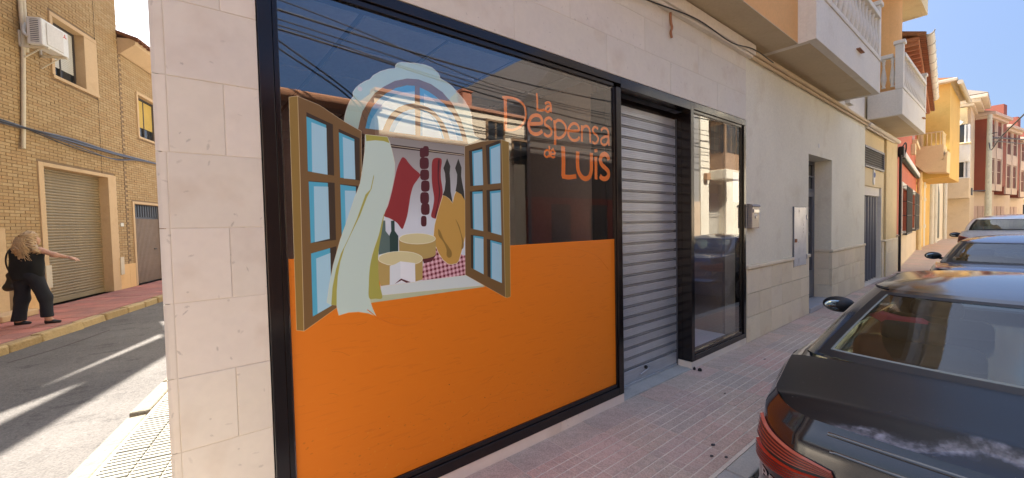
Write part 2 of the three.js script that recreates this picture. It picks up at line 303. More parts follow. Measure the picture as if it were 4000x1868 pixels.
  mesh(sh, 'lock', [new THREE.CylinderGeometry(0.018, 0.018, 0.02, 12).rotateX(Math.PI / 2).translate(3.66, 0.13, -0.16)], M.black);
  mesh(sh, 'handle', [bar([3.56, 0.075, -0.16], [3.70, 0.11, -0.15], 0.008), bar([3.70, 0.11, -0.15], [3.735, 0.112, -0.165], 0.008)], M.steel);
  mesh(sh, 'guide_rail', [bx(3.06, 3.0695, 0.006, 2.74, -0.21, -0.155), bx(4.2765, 4.286, 0.006, 2.74, -0.21, -0.155)], M.darkSteel);
  // shop room
  mesh(shop, 'room_floor', bx(0.3, 5.62, -0.02, 0.005, -4.6, -0.31), mat([0.30, 0.30, 0.31], { map: T.fine, roughness: 0.35 }));
  const roomMat = mat([0.30, 0.25, 0.21], { map: T.plaster });
  mesh(shop, 'room_wall', bx(0.0, 5.7, 0, 3.0, -4.7, -4.6), roomMat); mesh(shop, 'room_wall', bx(5.62, 5.70, 0, 3.0, -4.6, -0.26), roomMat); mesh(shop, 'room_partition', bx(3.0, 3.06, 0.0, 2.95, -1.2, -0.262), roomMat);
  mesh(shop, 'display_platform', rbx(4.36, 5.37, 0.1, 0.16, -0.9, -0.11, 0.004), mat([0.66, 0.68, 0.72], { map: T.stone, roughness: 0.35 }));
  mesh(shop, 'display_platform', bx(0.4, 2.94, 0.0, 0.12, -0.9, -0.11), M.wood);
  const ceil = part(shop, 'shop_ceiling', 'suspended ceiling of square white tiles');
  mesh(ceil, 'ceiling_deck', bx(0.02, 5.62, 2.972, 2.985, -4.6, -0.245), M.darkSteel);
  const ct = uvm(rbx(-0.287, 0.287, 2.945, 2.965, -0.287, 0.287, 0.004)), ctm = mat([0.45, 0.46, 0.5], { map: T.fine, roughness: 0.9 });
  for (let i = 0; i < 9; i++) for (let j = 0; j < 7; j++) { const x = 0.63 + 0.615 * i, z = -0.60 - 0.62 * j; if (x < 5.4) share(ceil, 'ceiling_tile', ct, ctm, [x, 0, z]); }
}
const DECAL=[["bg",0,[[0.927,2.128],[1.439,2.127],[1.425,1.293],[1.425,1.293],[0.862,1.26],[0.837,1.498]]],["mint",0,[[0.695,2.179],[0.702,2.221],[0.716,2.264],[0.731,2.3],[0.749,2.323],[0.746,2.343],[0.763,2.371],[0.79,2.398],[0.825,2.424],[0.839,2.43],[0.861,2.458],[0.902,2.488],[0.951,2.512],[0.99,2.525],[0.991,2.542],[1.003,2.557],[1.029,2.568],[1.126,2.584],[1.18,2.587],[1.227,2.581],[1.269,2.554],[1.277,2.539],[1.276,2.528],[1.327,2.513],[1.362,2.496],[1.412,2.457],[1.453,2.424],[1.484,2.384],[1.504,2.338],[1.508,2.27],[1.523,2.209],[1.564,2.191],[1.475,2.149],[1.112,2.16],[0.767,2.15]]],["band",0,[[0.767,2.147],[0.778,2.195],[0.794,2.25],[0.825,2.304],[0.866,2.361],[0.915,2.405],[0.983,2.452],[1.06,2.482],[1.132,2.492],[1.215,2.48],[1.291,2.447],[1.359,2.39],[1.418,2.303],[1.452,2.218],[1.473,2.147],[1.434,2.124],[0.927,2.128],[0.804,2.126],[0.752,2.146],[0.695,2.177]]],["blueA",0,[[0.807,2.161],[0.823,2.224],[0.848,2.281],[0.885,2.33],[0.931,2.373],[0.99,2.414],[1.059,2.443],[1.108,2.449],[1.105,2.348],[1.047,2.331],[1.003,2.307],[0.96,2.268],[0.93,2.224],[0.903,2.163]]],["blueA",0,[[1.139,2.446],[1.194,2.434],[1.241,2.413],[1.303,2.377],[1.357,2.329],[1.406,2.248],[1.433,2.162],[1.337,2.162],[1.318,2.219],[1.295,2.259],[1.238,2.315],[1.191,2.337],[1.138,2.347]]],["blueA",0,[[0.942,2.161],[0.954,2.196],[0.975,2.231],[1.002,2.262],[1.028,2.282],[1.063,2.302],[1.104,2.313],[1.103,2.161]]],["blueA",0,[[1.14,2.314],[1.172,2.313],[1.2,2.305],[1.237,2.281],[1.26,2.25],[1.283,2.206],[1.297,2.16],[1.135,2.161]]],["lightA",0,[[0.828,2.162],[0.846,2.22],[0.879,2.271],[0.921,2.324],[0.971,2.365],[1.032,2.396],[1.107,2.418],[1.105,2.348],[1.047,2.331],[1.003,2.307],[0.96,2.268],[0.93,2.224],[0.903,2.163]]],["lightA",0,[[1.166,2.416],[1.221,2.393],[1.278,2.355],[1.331,2.299],[1.374,2.226],[1.393,2.161],[1.337,2.162],[1.318,2.219],[1.295,2.259],[1.238,2.315],[1.191,2.337],[1.164,2.344]]],["lightA",0,[[0.969,2.161],[0.992,2.209],[1.027,2.254],[1.067,2.28],[1.105,2.292],[1.103,2.161]]],["lightA",0,[[1.153,2.306],[1.199,2.296],[1.246,2.252],[1.273,2.196],[1.282,2.161],[1.149,2.161]]],["dark",0,[[0.942,2.089],[1.432,2.078],[1.434,2.064],[0.941,2.07]]],["cream",0,[[0.942,2.082],[1.432,2.072],[1.432,2.068],[0.941,2.079]]],["red",1,[[1.015,2.021],[1.032,2.014],[1.049,1.993],[1.079,1.963],[1.121,1.927],[1.104,1.898],[1.076,1.86],[1.056,1.801],[1.046,1.752],[1.031,1.682],[1.011,1.629],[0.999,1.608],[0.965,1.646],[0.924,1.67],[0.893,1.684],[0.918,1.742],[0.941,1.814],[0.96,1.887],[0.975,1.943],[0.993,1.989]]],["red",1,[[1.212,2.027],[1.266,2.033],[1.261,1.962],[1.26,1.919],[1.27,1.824],[1.25,1.755],[1.228,1.668],[1.188,1.677],[1.201,1.737],[1.21,1.788],[1.2,1.865],[1.198,1.933]]],["maroon",1,[[1.248,2.029],[1.254,2.029],[1.245,1.918],[1.252,1.824],[1.235,1.746],[1.218,1.673],[1.212,1.674],[1.23,1.746],[1.244,1.824],[1.238,1.918]]],["maroon",0,[[1.183,2.071],[1.182,2.053],[1.179,2.045],[1.173,2.04],[1.162,2.037],[1.152,2.038],[1.147,2.042],[1.144,2.05],[1.144,2.067],[1.145,2.085],[1.148,2.094],[1.153,2.099],[1.164,2.101],[1.175,2.101],[1.18,2.097],[1.183,2.089]]],["maroon",0,[[1.159,2.061],[1.158,2.044],[1.155,2.036],[1.15,2.032],[1.14,2.03],[1.13,2.03],[1.125,2.034],[1.123,2.041],[1.123,2.057],[1.124,2.074],[1.127,2.081],[1.132,2.086],[1.142,2.088],[1.152,2.088],[1.157,2.084],[1.159,2.077]]],["maroon",0,[[1.181,1.999],[1.179,1.979],[1.174,1.97],[1.166,1.965],[1.149,1.962],[1.132,1.962],[1.125,1.967],[1.121,1.975],[1.12,1.995],[1.122,2.014],[1.126,2.024],[1.134,2.029],[1.151,2.032],[1.168,2.032],[1.176,2.028],[1.18,2.019]]],["maroon",0,[[1.181,1.93],[1.179,1.912],[1.174,1.904],[1.166,1.899],[1.15,1.896],[1.133,1.897],[1.126,1.901],[1.122,1.909],[1.121,1.927],[1.123,1.944],[1.128,1.953],[1.135,1.958],[1.152,1.96],[1.168,1.96],[1.176,1.956],[1.18,1.948]]],["maroon",0,[[1.182,1.862],[1.18,1.843],[1.176,1.835],[1.168,1.83],[1.152,1.827],[1.136,1.828],[1.129,1.833],[1.125,1.841],[1.125,1.86],[1.127,1.879],[1.131,1.887],[1.138,1.892],[1.154,1.895],[1.17,1.894],[1.178,1.89],[1.181,1.881]]],["maroon",0,[[1.176,1.79],[1.174,1.77],[1.17,1.761],[1.162,1.756],[1.145,1.754],[1.129,1.755],[1.122,1.76],[1.118,1.769],[1.117,1.789],[1.119,1.808],[1.123,1.817],[1.131,1.823],[1.147,1.825],[1.164,1.824],[1.171,1.819],[1.175,1.81]]],["maroon",0,[[1.178,1.724],[1.176,1.704],[1.172,1.695],[1.164,1.69],[1.148,1.688],[1.132,1.69],[1.125,1.695],[1.121,1.704],[1.12,1.723],[1.122,1.743],[1.127,1.752],[1.134,1.757],[1.15,1.759],[1.166,1.758],[1.173,1.753],[1.177,1.744]]],["maroon",0,[[1.155,1.651],[1.154,1.633],[1.151,1.625],[1.146,1.62],[1.135,1.619],[1.125,1.621],[1.121,1.625],[1.118,1.633],[1.118,1.651],[1.119,1.669],[1.122,1.677],[1.127,1.682],[1.137,1.683],[1.148,1.682],[1.152,1.677],[1.155,1.669]]],["check",0,[[1.212,1.486],[1.429,1.425],[1.425,1.3],[1.112,1.297],[1.125,1.398],[1.181,1.406],[1.209,1.439]]],["ham",0,[[1.271,1.81],[1.291,1.805],[1.315,1.79],[1.338,1.764],[1.354,1.817],[1.368,1.84],[1.394,1.832],[1.414,1.81],[1.434,1.783],[1.43,1.647],[1.428,1.557],[1.416,1.512],[1.395,1.45],[1.375,1.397],[1.357,1.38],[1.318,1.376],[1.293,1.382],[1.259,1.41],[1.231,1.451],[1.208,1.504],[1.198,1.556],[1.207,1.624],[1.228,1.693],[1.25,1.753]]],["hamS",1,[[1.233,1.602],[1.245,1.589],[1.268,1.536],[1.301,1.49],[1.323,1.454],[1.32,1.427],[1.301,1.42],[1.287,1.434],[1.286,1.474],[1.267,1.518],[1.234,1.563]]],["hamS",1,[[1.357,1.662],[1.382,1.621],[1.398,1.567],[1.414,1.512],[1.409,1.476],[1.395,1.468],[1.4,1.513],[1.394,1.558],[1.377,1.612]]],["hoof",0,[[1.308,2.04],[1.329,1.993],[1.323,1.949],[1.326,1.905],[1.327,1.835],[1.34,1.763],[1.315,1.791],[1.291,1.805],[1.269,1.81],[1.284,1.842],[1.293,1.895],[1.29,1.947],[1.28,1.977]]],["hoof",0,[[1.389,2.044],[1.411,1.99],[1.407,1.936],[1.414,1.892],[1.425,1.838],[1.429,1.783],[1.404,1.82],[1.363,1.839],[1.374,1.89],[1.378,1.944],[1.364,1.983]]],["bot1",0,[[0.881,1.658],[0.899,1.657],[0.899,1.598],[0.921,1.569],[0.92,1.478],[0.855,1.467],[0.856,1.576],[0.874,1.599]]],["bot2",0,[[0.932,1.655],[0.953,1.657],[0.953,1.597],[0.973,1.568],[0.97,1.479],[0.92,1.476],[0.921,1.573],[0.932,1.597]]],["tableD",0,[[1.117,1.432],[1.212,1.46],[1.209,1.439],[1.181,1.406],[1.129,1.398]]],["cheeseD",0,[[0.976,1.554],[0.976,1.466],[0.98,1.458],[0.99,1.449],[1.008,1.441],[1.031,1.434],[1.059,1.429],[1.089,1.426],[1.12,1.425],[1.149,1.426],[1.174,1.43],[1.194,1.436],[1.207,1.443],[1.211,1.452],[1.214,1.542]]],["cheese",0,[[1.212,1.543],[1.206,1.533],[1.188,1.525],[1.161,1.519],[1.127,1.516],[1.09,1.516],[1.054,1.519],[1.023,1.525],[0.998,1.533],[0.982,1.542],[0.977,1.552],[0.983,1.561],[0.999,1.57],[1.024,1.576],[1.056,1.579],[1.092,1.58],[1.129,1.577],[1.162,1.571],[1.189,1.563],[1.207,1.554],[1.212,1.543]]],["cheeseD",0,[[0.851,1.438],[0.848,1.34],[0.861,1.291],[0.916,1.293],[1.071,1.295],[1.117,1.301],[1.123,1.432]]],["cheese",0,[[1.122,1.427],[1.115,1.414],[1.094,1.403],[1.062,1.396],[1.023,1.393],[0.981,1.394],[0.939,1.4],[0.903,1.408],[0.875,1.42],[0.857,1.432],[0.852,1.445],[0.858,1.458],[0.877,1.468],[0.905,1.475],[0.942,1.479],[0.983,1.479],[1.025,1.474],[1.064,1.466],[1.095,1.454],[1.115,1.441],[1.122,1.427]]],["white",0,[[0.917,1.399],[0.949,1.407],[0.981,1.421],[1.072,1.404],[1.071,1.293],[0.913,1.292]]],["white2",0,[[0.981,1.421],[1.072,1.404],[1.071,1.293],[0.978,1.303]]],["maroon",0,[[0.943,1.294],[0.982,1.321],[1.04,1.294],[1.014,1.293],[0.984,1.311]]],["mint2",0,[[0.861,1.287],[1.425,1.299],[1.562,1.217],[0.857,1.238]]],["mint3",0,[[0.857,1.238],[1.562,1.217],[1.573,1.207],[0.796,1.204],[0.793,1.229]]],["olive",0,[[0.436,2.262],[0.476,2.275],[0.472,1.867],[0.462,1.109],[0.429,1.119]]],["brown",0,[[0.475,2.273],[0.573,2.247],[0.695,2.179],[0.782,2.141],[0.755,1.349],[0.622,1.203],[0.462,1.108],[0.472,1.867]]],["revd",0,[[0.512,2.201],[0.636,2.157],[0.633,1.893],[0.508,1.907]]],["blue",0,[[0.511,2.18],[0.603,2.15],[0.601,1.896],[0.508,1.908]]],["light",0,[[0.533,2.155],[0.604,2.135],[0.601,1.896],[0.528,1.905]]],["revd",0,[[0.664,2.139],[0.771,2.102],[0.765,1.875],[0.663,1.884]]],["blue",0,[[0.664,2.121],[0.743,2.094],[0.741,1.879],[0.663,1.884]]],["light",0,[[0.683,2.099],[0.742,2.082],[0.741,1.879],[0.681,1.881]]],["revd",0,[[0.51,1.86],[0.634,1.856],[0.631,1.559],[0.509,1.548]]],["blue",0,[[0.51,1.857],[0.601,1.854],[0.6,1.566],[0.509,1.548]]],["light",0,[[0.533,1.834],[0.602,1.835],[0.6,1.566],[0.528,1.551]]],["revd",0,[[0.662,1.851],[0.772,1.845],[0.765,1.632],[0.66,1.582]]],["blue",0,[[0.662,1.848],[0.743,1.84],[0.737,1.655],[0.66,1.582]]],["light",0,[[0.684,1.818],[0.742,1.818],[0.737,1.655],[0.682,1.596]]],["revd",0,[[0.508,1.495],[0.631,1.526],[0.623,1.236],[0.505,1.175]]],["blue",0,[[0.508,1.495],[0.6,1.518],[0.597,1.218],[0.505,1.175]]],["light",0,[[0.531,1.468],[0.601,1.493],[0.597,1.218],[0.528,1.186]]],["brown",0,[[1.439,2.129],[1.572,2.173],[1.624,2.183],[1.74,2.204],[1.744,1.113],[1.42,1.301]]],["olive",0,[[1.74,2.204],[1.804,2.194],[1.79,1.113],[1.762,1.108],[1.744,1.113]]],["revd",0,[[1.47,2.101],[1.577,2.138],[1.577,1.886],[1.475,1.875]]],["light",0,[[1.495,2.1],[1.576,2.123],[1.577,1.886],[1.497,1.878]]],["blue",0,[[1.495,2.1],[1.576,2.123],[1.576,2.11],[1.505,2.088],[1.506,1.878],[1.497,1.878]]],["revd",0,[[1.605,2.151],[1.724,2.197],[1.723,1.906],[1.615,1.892]]],["light",0,[[1.636,2.143],[1.728,2.178],[1.723,1.906],[1.635,1.895]]],["blue",0,[[1.636,2.143],[1.728,2.178],[1.727,2.164],[1.646,2.13],[1.646,1.895],[1.635,1.895]]],["revd",0,[[1.47,1.839],[1.571,1.857],[1.569,1.58],[1.47,1.601]]],["light",0,[[1.49,1.838],[1.57,1.844],[1.569,1.58],[1.488,1.596]]],["blue",0,[[1.49,1.838],[1.57,1.844],[1.57,1.831],[1.499,1.825],[1.498,1.596],[1.488,1.596]]],["revd",0,[[1.603,1.853],[1.721,1.868],[1.721,1.547],[1.606,1.577]]],["light",0,[[1.631,1.846],[1.721,1.857],[1.721,1.547],[1.632,1.569]]],["blue",0,[[1.631,1.846],[1.721,1.857],[1.721,1.843],[1.642,1.833],[1.642,1.569],[1.632,1.569]]],["revd",0,[[1.469,1.559],[1.569,1.545],[1.564,1.291],[1.465,1.344]]],["light",0,[[1.489,1.553],[1.569,1.541],[1.564,1.291],[1.483,1.334]]],["blue",0,[[1.489,1.553],[1.569,1.541],[1.568,1.528],[1.499,1.54],[1.493,1.333],[1.483,1.334]]],["revd",0,[[1.596,1.528],[1.72,1.499],[1.716,1.216],[1.596,1.275]]],["light",0,[[1.626,1.517],[1.72,1.494],[1.716,1.216],[1.621,1.26]]],["blue",0,[[1.626,1.517],[1.72,1.494],[1.719,1.48],[1.636,1.503],[1.631,1.259],[1.621,1.26]]],["curt",0,[[0.802,2.126],[0.927,2.128],[0.94,2.099],[0.954,2.045],[0.966,1.983],[0.962,1.911],[0.942,1.83],[0.91,1.734],[0.883,1.662],[0.869,1.599],[0.843,1.537],[0.821,1.476],[0.805,1.407],[0.797,1.33],[0.796,1.229],[0.811,1.172],[0.83,1.126],[0.787,1.148],[0.734,1.165],[0.682,1.169],[0.631,1.161],[0.624,1.195],[0.622,1.216],[0.595,1.223],[0.575,1.238],[0.589,1.322],[0.612,1.43],[0.652,1.56],[0.692,1.663],[0.732,1.776],[0.765,1.86],[0.778,1.923],[0.795,2.03]]],["head",0,[[0.805,2.125],[0.927,2.126],[0.938,2.094],[0.905,2.102],[0.857,2.101],[0.807,2.091]]],["fold",0,[[0.842,1.911],[0.843,1.9],[0.827,1.833],[0.8,1.785],[0.759,1.685],[0.711,1.592],[0.672,1.515],[0.648,1.442],[0.633,1.369],[0.625,1.288],[0.622,1.216],[0.596,1.223],[0.605,1.312],[0.626,1.406],[0.653,1.486],[0.695,1.566],[0.743,1.67],[0.793,1.8],[0.821,1.829]]],["fold",1,[[0.894,1.697],[0.877,1.599],[0.864,1.536],[0.854,1.481],[0.85,1.387],[0.853,1.308],[0.865,1.221],[0.828,1.224],[0.797,1.228],[0.795,1.314],[0.806,1.414],[0.83,1.498],[0.86,1.579],[0.878,1.646]]]];
const LETTER=[[0.016,"o",[[2.085,2.586],[2.088,2.532],[2.088,2.47]]],[0.016,"o",[[2.08,2.465],[2.12,2.465],[2.162,2.477]]],[0.015,"o",[[2.168,2.52],[2.188,2.535],[2.213,2.539],[2.228,2.524],[2.229,2.468]]],[0.015,"o",[[2.229,2.514],[2.198,2.509],[2.176,2.49],[2.175,2.472],[2.195,2.466],[2.216,2.48],[2.228,2.5]]],[0.024,"d",[[1.786,2.503],[1.787,2.422],[1.783,2.282]]],[0.016,"d",[[1.761,2.497],[1.827,2.508],[1.905,2.502],[1.959,2.472],[1.974,2.413],[1.956,2.357],[1.909,2.313],[1.85,2.286],[1.769,2.279]]],[0.022,"o",[[2.012,2.35],[2.064,2.359],[2.129,2.374],[2.132,2.398],[2.114,2.419],[2.077,2.423],[2.034,2.407],[2.004,2.364],[2.001,2.325],[2.021,2.293],[2.062,2.283],[2.105,2.294],[2.136,2.316]]],[0.018,"o",[[2.239,2.409],[2.221,2.422],[2.191,2.418],[2.165,2.395],[2.167,2.367],[2.206,2.353],[2.231,2.332],[2.227,2.303],[2.198,2.284],[2.171,2.286],[2.151,2.299]]],[0.022,"o",[[2.264,2.413],[2.271,2.321],[2.267,2.224]]],[0.018,"o",[[2.269,2.393],[2.299,2.418],[2.346,2.416],[2.387,2.385],[2.389,2.344],[2.361,2.307],[2.313,2.283],[2.272,2.288]]],[0.019,"o",[[2.422,2.352],[2.484,2.36],[2.542,2.373],[2.536,2.403],[2.498,2.42],[2.454,2.406],[2.42,2.364],[2.418,2.322],[2.445,2.292],[2.489,2.284],[2.527,2.297],[2.551,2.319]]],[0.02,"o",[[2.579,2.417],[2.579,2.342],[2.578,2.283]]],[0.018,"o",[[2.58,2.385],[2.614,2.413],[2.653,2.416],[2.676,2.388],[2.679,2.336],[2.681,2.286]]],[0.017,"o",[[2.783,2.413],[2.758,2.426],[2.728,2.417],[2.714,2.395],[2.73,2.373],[2.768,2.356],[2.784,2.331],[2.767,2.3],[2.736,2.288],[2.706,2.297]]],[0.018,"o",[[2.822,2.407],[2.854,2.429],[2.898,2.43],[2.921,2.41],[2.925,2.347],[2.931,2.288]]],[0.017,"o",[[2.925,2.365],[2.874,2.359],[2.826,2.331],[2.823,2.304],[2.858,2.287],[2.902,2.306],[2.925,2.338]]],[0.014,"o",[[2.205,2.212],[2.206,2.168],[2.205,2.124]]],[0.013,"o",[[2.203,2.168],[2.185,2.178],[2.159,2.164],[2.156,2.136],[2.176,2.124],[2.198,2.137]]],[0.013,"o",[[2.223,2.152],[2.264,2.159],[2.258,2.177],[2.238,2.185],[2.221,2.166],[2.221,2.137],[2.24,2.127],[2.264,2.136]]],[0.01,"o",[[2.238,2.191],[2.25,2.198]]],[0.036,"o",[[2.355,2.222],[2.357,2.1],[2.351,1.987]]],[0.03,"o",[[2.338,1.991],[2.408,1.986],[2.503,1.998]]],[0.034,"o",[[2.525,2.2],[2.52,2.113],[2.528,2.045],[2.565,2.0],[2.611,1.985],[2.658,2.0],[2.686,2.046],[2.692,2.126],[2.693,2.204]]],[0.03,"o",[[2.75,2.24],[2.754,2.215]]],[0.03,"o",[[2.75,2.177],[2.75,2.086],[2.749,1.986]]],[0.034,"o",[[2.924,2.163],[2.91,2.194],[2.871,2.209],[2.828,2.193],[2.809,2.153],[2.826,2.119],[2.876,2.09],[2.916,2.061],[2.916,2.024],[2.874,1.998],[2.828,2.001],[2.8,2.019]]]];
{ // print on the inside of the display glass: a painted open window, the shop's name and an orange field
  const x0 = 0.39, y0 = 0.165, w = 2.59, h = 2.645, N = 2048, sheets = [0, 1].map(() => { const q = document.createElement('canvas'); q.width = q.height = N; return q; });
  let c = sheets[0].getContext('2d'); const X = (x) => (x - x0) / w * N, Y = (y) => (1 - (y - y0) / h) * N;
    const COL = { mint: '#bfe0d4', band: '#80664a', blueA: '#4fb0da', lightA: '#a4daee', dark: '#33251f', cream: '#d8cfae', red: '#8e2c2e', maroon: '#4f1820', ham: '#c29c4a', hamS: '#8f7433', hoof: '#2f2f28', bot1: '#56706a', bot2: '#22413c', cheese: '#d2cf9c', cheeseD: '#b39e5c', white: '#d8e6e8', white2: '#e4eef0', mint2: '#cfe0dc', mint3: '#b9c6a2', olive: '#8f7636', brown: '#745a31', revd: '#3a2d1b', blue: '#4faecb', light: '#a2d1e2', curt: '#c0dace', head: '#a8a848', fold: '#a6a84e', tableD: '#571d24' };
  const path = (p, close = true) => { c.beginPath(); p.forEach(([x, y], i) => (i ? c.lineTo(X(x), Y(y)) : c.moveTo(X(x), Y(y)))); if (close) c.closePath(); };
  const curve = (p, closed) => { c.beginPath(); const q = new THREE.CatmullRomCurve3(p.map(([x, y]) => V(x, y, 0)), closed, 'centripetal').getPoints(p.length * 10); q.forEach((v, i) => (i ? c.lineTo(X(v.x), Y(v.y)) : c.moveTo(X(v.x), Y(v.y)))); if (closed) c.closePath(); };
  // orange field, hand-mottled dye
  c.fillStyle = '#e07c06'; c.fillRect(X(0.405), Y(1.47), X(2.985) - X(0.405), N);
  c.fillStyle = '#ee8412'; c.fillRect(X(0.405), Y(1.4735), X(2.985) - X(0.405), 4);
  for (let k = 0; k < 900; k++) { c.fillStyle = `rgba(${rnd() < 0.5 ? '120,50,0' : '255,170,70'},0.05)`; c.beginPath(); c.ellipse(rnd() * N, Y(1.45) + rnd() * (N - Y(1.45)), rr(2, 60), rr(1, 5), rr(-0.1, 0.1), 0, 7); c.fill(); }
  c.fillStyle = 'rgba(60,25,5,0.85)'; for (const [x, y, r] of [[1.28, 0.62, 3], [1.55, 0.46, 3], [0.83, 0.49, 2]]) { c.beginPath(); c.ellipse(X(x), Y(y), r, r * 0.6, 1, 0, 7); c.fill(); }
  // scuffs and splashed dirt on the film
  c.lineCap = 'round';
  const wrinkle = (pts, lw, col) => { c.strokeStyle = col; c.lineWidth = lw; curve(pts, false); c.stroke(); };
  for (let k = 0; k < 60; k++) { const x = rr(0.42, 2.95), y = rr(0.2, 1.4), l = rr(0.01, 0.09), a = rr(-0.5, 0.5); wrinkle([[x, y], [x + l * 0.5, y + l * 0.3 * a], [x + l, y + l * a]], rr(0.8, 1.8), 'rgba(90,40,5,0.25)'); }
  for (let k = 0; k < 420; k++) { c.fillStyle = rnd() < 0.5 ? 'rgba(110,70,30,0.20)' : 'rgba(230,200,160,0.18)'; c.beginPath(); c.ellipse(rnd() * N, N - Math.pow(rnd(), 2.4) * 330, rr(1, 6), rr(1, 4), 0, 0, 7); c.fill(); }
  const within = new Set(['mint', 'band', 'blueA', 'lightA']);
  for (const [col, smooth, p] of DECAL) {
    c = sheets[within.has(col) ? 1 : 0].getContext('2d');
    if (smooth) curve(p, true); else path(p);
    if (col === 'bg') { const g = c.createLinearGradient(0, Y(2.13), 0, Y(1.65)); g.addColorStop(0, '#8f8d86'); g.addColorStop(1, '#cfdce2'); c.fillStyle = g; c.fill(); continue; }
    if (col === 'check') {
      c.save(); c.clip(); c.fillStyle = '#e3c4c8'; c.fillRect(0, 0, N, N);
      const s = 22; for (let i = 0; i < 130; i++) for (let j = 0; j < 130; j++) { if (i % 2 && j % 2) continue; c.fillStyle = i % 2 === 0 && j % 2 === 0 ? '#6a1c2a' : '#c08a94'; c.beginPath(); const sx = X(0.95) + i * s / 2 + j * 1.2, sy = Y(1.56) + j * s / 2 - i * 1.6; c.rect(sx, sy, s / 2, s / 2); c.fill(); }
      c.restore(); continue;
    }
    c.fillStyle = COL[col]; c.fill();
    if (['olive', 'brown', 'curt', 'mint2'].includes(col)) { c.strokeStyle = 'rgba(235,225,190,0.55)'; c.lineWidth = 2; c.stroke(); }
    if (['mint', 'ham', 'cheese'].includes(col)) { c.strokeStyle = 'rgba(240,245,225,0.8)'; c.lineWidth = 2.5; c.stroke(); }
  }
  c = sheets[1].getContext('2d'); c.lineJoin = 'round';
  for (const [wd, col, p] of LETTER) {
    curve(p, false); c.lineCap = 'butt'; c.strokeStyle = col === 'o' ? '#ff8a1c' : '#f8903e'; c.lineWidth = wd * 1.2 * N / w; c.stroke();  // D drawn paler: the reflection lying over it is put into its colour
  }
  c.fillStyle = '#e8e4da'; c.beginPath(); c.arc(X(0.785), Y(2.37), 10, 0, 7); c.fill();
  const fr = shop.children.find((o) => o.name === 'shopfront_frame');
  const film = mat([0.74, 0.205, 0.003], { roughness: 0.5 });
  for (const [pts, r] of [[[[0.78, 1.17], [0.86, 1.10], [0.95, 1.055], [1.05, 1.04], [1.16, 1.06]], 0.0022], [[[0.88, 1.13], [0.97, 1.09], [1.06, 1.08]], 0.0016], [[[2.35, 1.43], [2.55, 1.40], [2.75, 1.33], [2.9, 1.2]], 0.0018]]) mesh(fr, 'film_crease', tube(pts.map(([x, y]) => [x, y, -0.0195]), r, 8, 40), film);
  sheets.forEach((cv, k) => {
    const t = new THREE.CanvasTexture(cv); t.colorSpace = THREE.SRGBColorSpace; t.magFilter = THREE.LinearFilter; t.needsUpdate = true;
    const g = new THREE.PlaneGeometry(w, h).translate(x0 + w / 2, y0 + h / 2, k ? -0.0285 : -0.0195);
    mesh(fr, 'window_print', g, mat([1, 1, 1], { map: t, alphaTest: 0.5, roughness: 0.6, side: THREE.DoubleSide }), { keep: 1, label: k ? 'arched fanlight and shop name lettering stuck behind the glass' : 'orange film printed with an open pantry window on the glass' });
  });
}
// ---------- shared builders ----------
const balusterGeo = uvm(lathe([[0.036, 0], [0.036, 0.03], [0.024, 0.04], [0.03, 0.06], [0.05, 0.16], [0.052, 0.22], [0.038, 0.34], [0.024, 0.44], [0.022, 0.52], [0.032, 0.55], [0.022, 0.57], [0.036, 0.60], [0.036, 0.64]], 10));
function balustrade(p, x0, x1, y, z, m, n, postL = true, postR = true) {   // along x
  mesh(p, 'base_rail', rbx(x0, x1, y, y + 0.05, z - 0.075, z + 0.012, 0.008), m);
  for (let i = 0; i < n; i++) share(p, 'baluster', balusterGeo, m, [x0 + (x1 - x0) * (i + 0.5) / n, y + 0.05, z - 0.04], { s: [1, 1, 1] });
  mesh(p, 'hand_rail', rbx(x0, x1, y + 0.69, y + 0.78, z - 0.1, z + 0.03, 0.012), m);
}
function balcony(b, x0, x1, y, zf, m, soff, n, o = {}) {
  const p = part(b, 'balcony', o.label);
  mesh(p, 'slab', bx(x0 + 0.101, x1 - 0.101, y, y + 0.14, o.z0 ?? -0.02, zf - 0.101), soff);
  mesh(p, 'parapet', [rbx(x0, x1, y - PROUD, y + 0.57, zf - 0.1, zf, 0.004), rbx(x0, x0 + 0.1, y - PROUD * 2, y + 0.568, o.z0 ?? -0.02, zf - 0.1005, 0.004), rbx(x1 - 0.1, x1, y - PROUD * 2, y + 0.568, o.z0 ?? -0.02, zf - 0.1005, 0.004)], m);
  mesh(p, 'coping', rbx(x0 - 0.01, x1 + 0.01, y + 0.572, y + 0.60, zf - 0.12, zf + 0.015, 0.006), m);
  balustrade(p, x0 + 0.14, x1 - 0.14, y + 0.60, zf, m, n);
  for (const x of [x0, x1 - 0.14]) mesh(p, 'post', [rbx(x, x + 0.138, y + 0.602, y + 1.55, zf - 0.13, zf + 0.008, 0.006), rbx(x - 0.03, x + 0.168, y + 1.552, y + 1.63, zf - 0.16, zf + 0.038, 0.01)], m);
  if (o.ends) for (const x of [x0 + 0.06, x1 - 0.06]) { const k = Math.round((zf - 0.2) / 0.15); mesh(p, 'hand_rail', rbx(x - 0.06, x + 0.06, y + 1.29, y + 1.38, 0.0, zf - 0.165, 0.012), m); for (let i = 0; i < k; i++) share(p, 'baluster', balusterGeo, m, [x, y + 0.65, 0.1 + i * 0.15]); }
  for (const [dx, dy] of o.spouts || []) mesh(p, 'spout', [bx(x0 + dx, x0 + dx + 0.3, y + dy, y + dy + 0.012, zf - 0.02, zf + 0.05)], M.terracotta);
  return p;
}
const tileRoll = uvm(new THREE.CylinderGeometry(0.095, 0.075, 0.46, 10, 1, true, -Math.PI / 2, Math.PI).rotateX(Math.PI / 2));
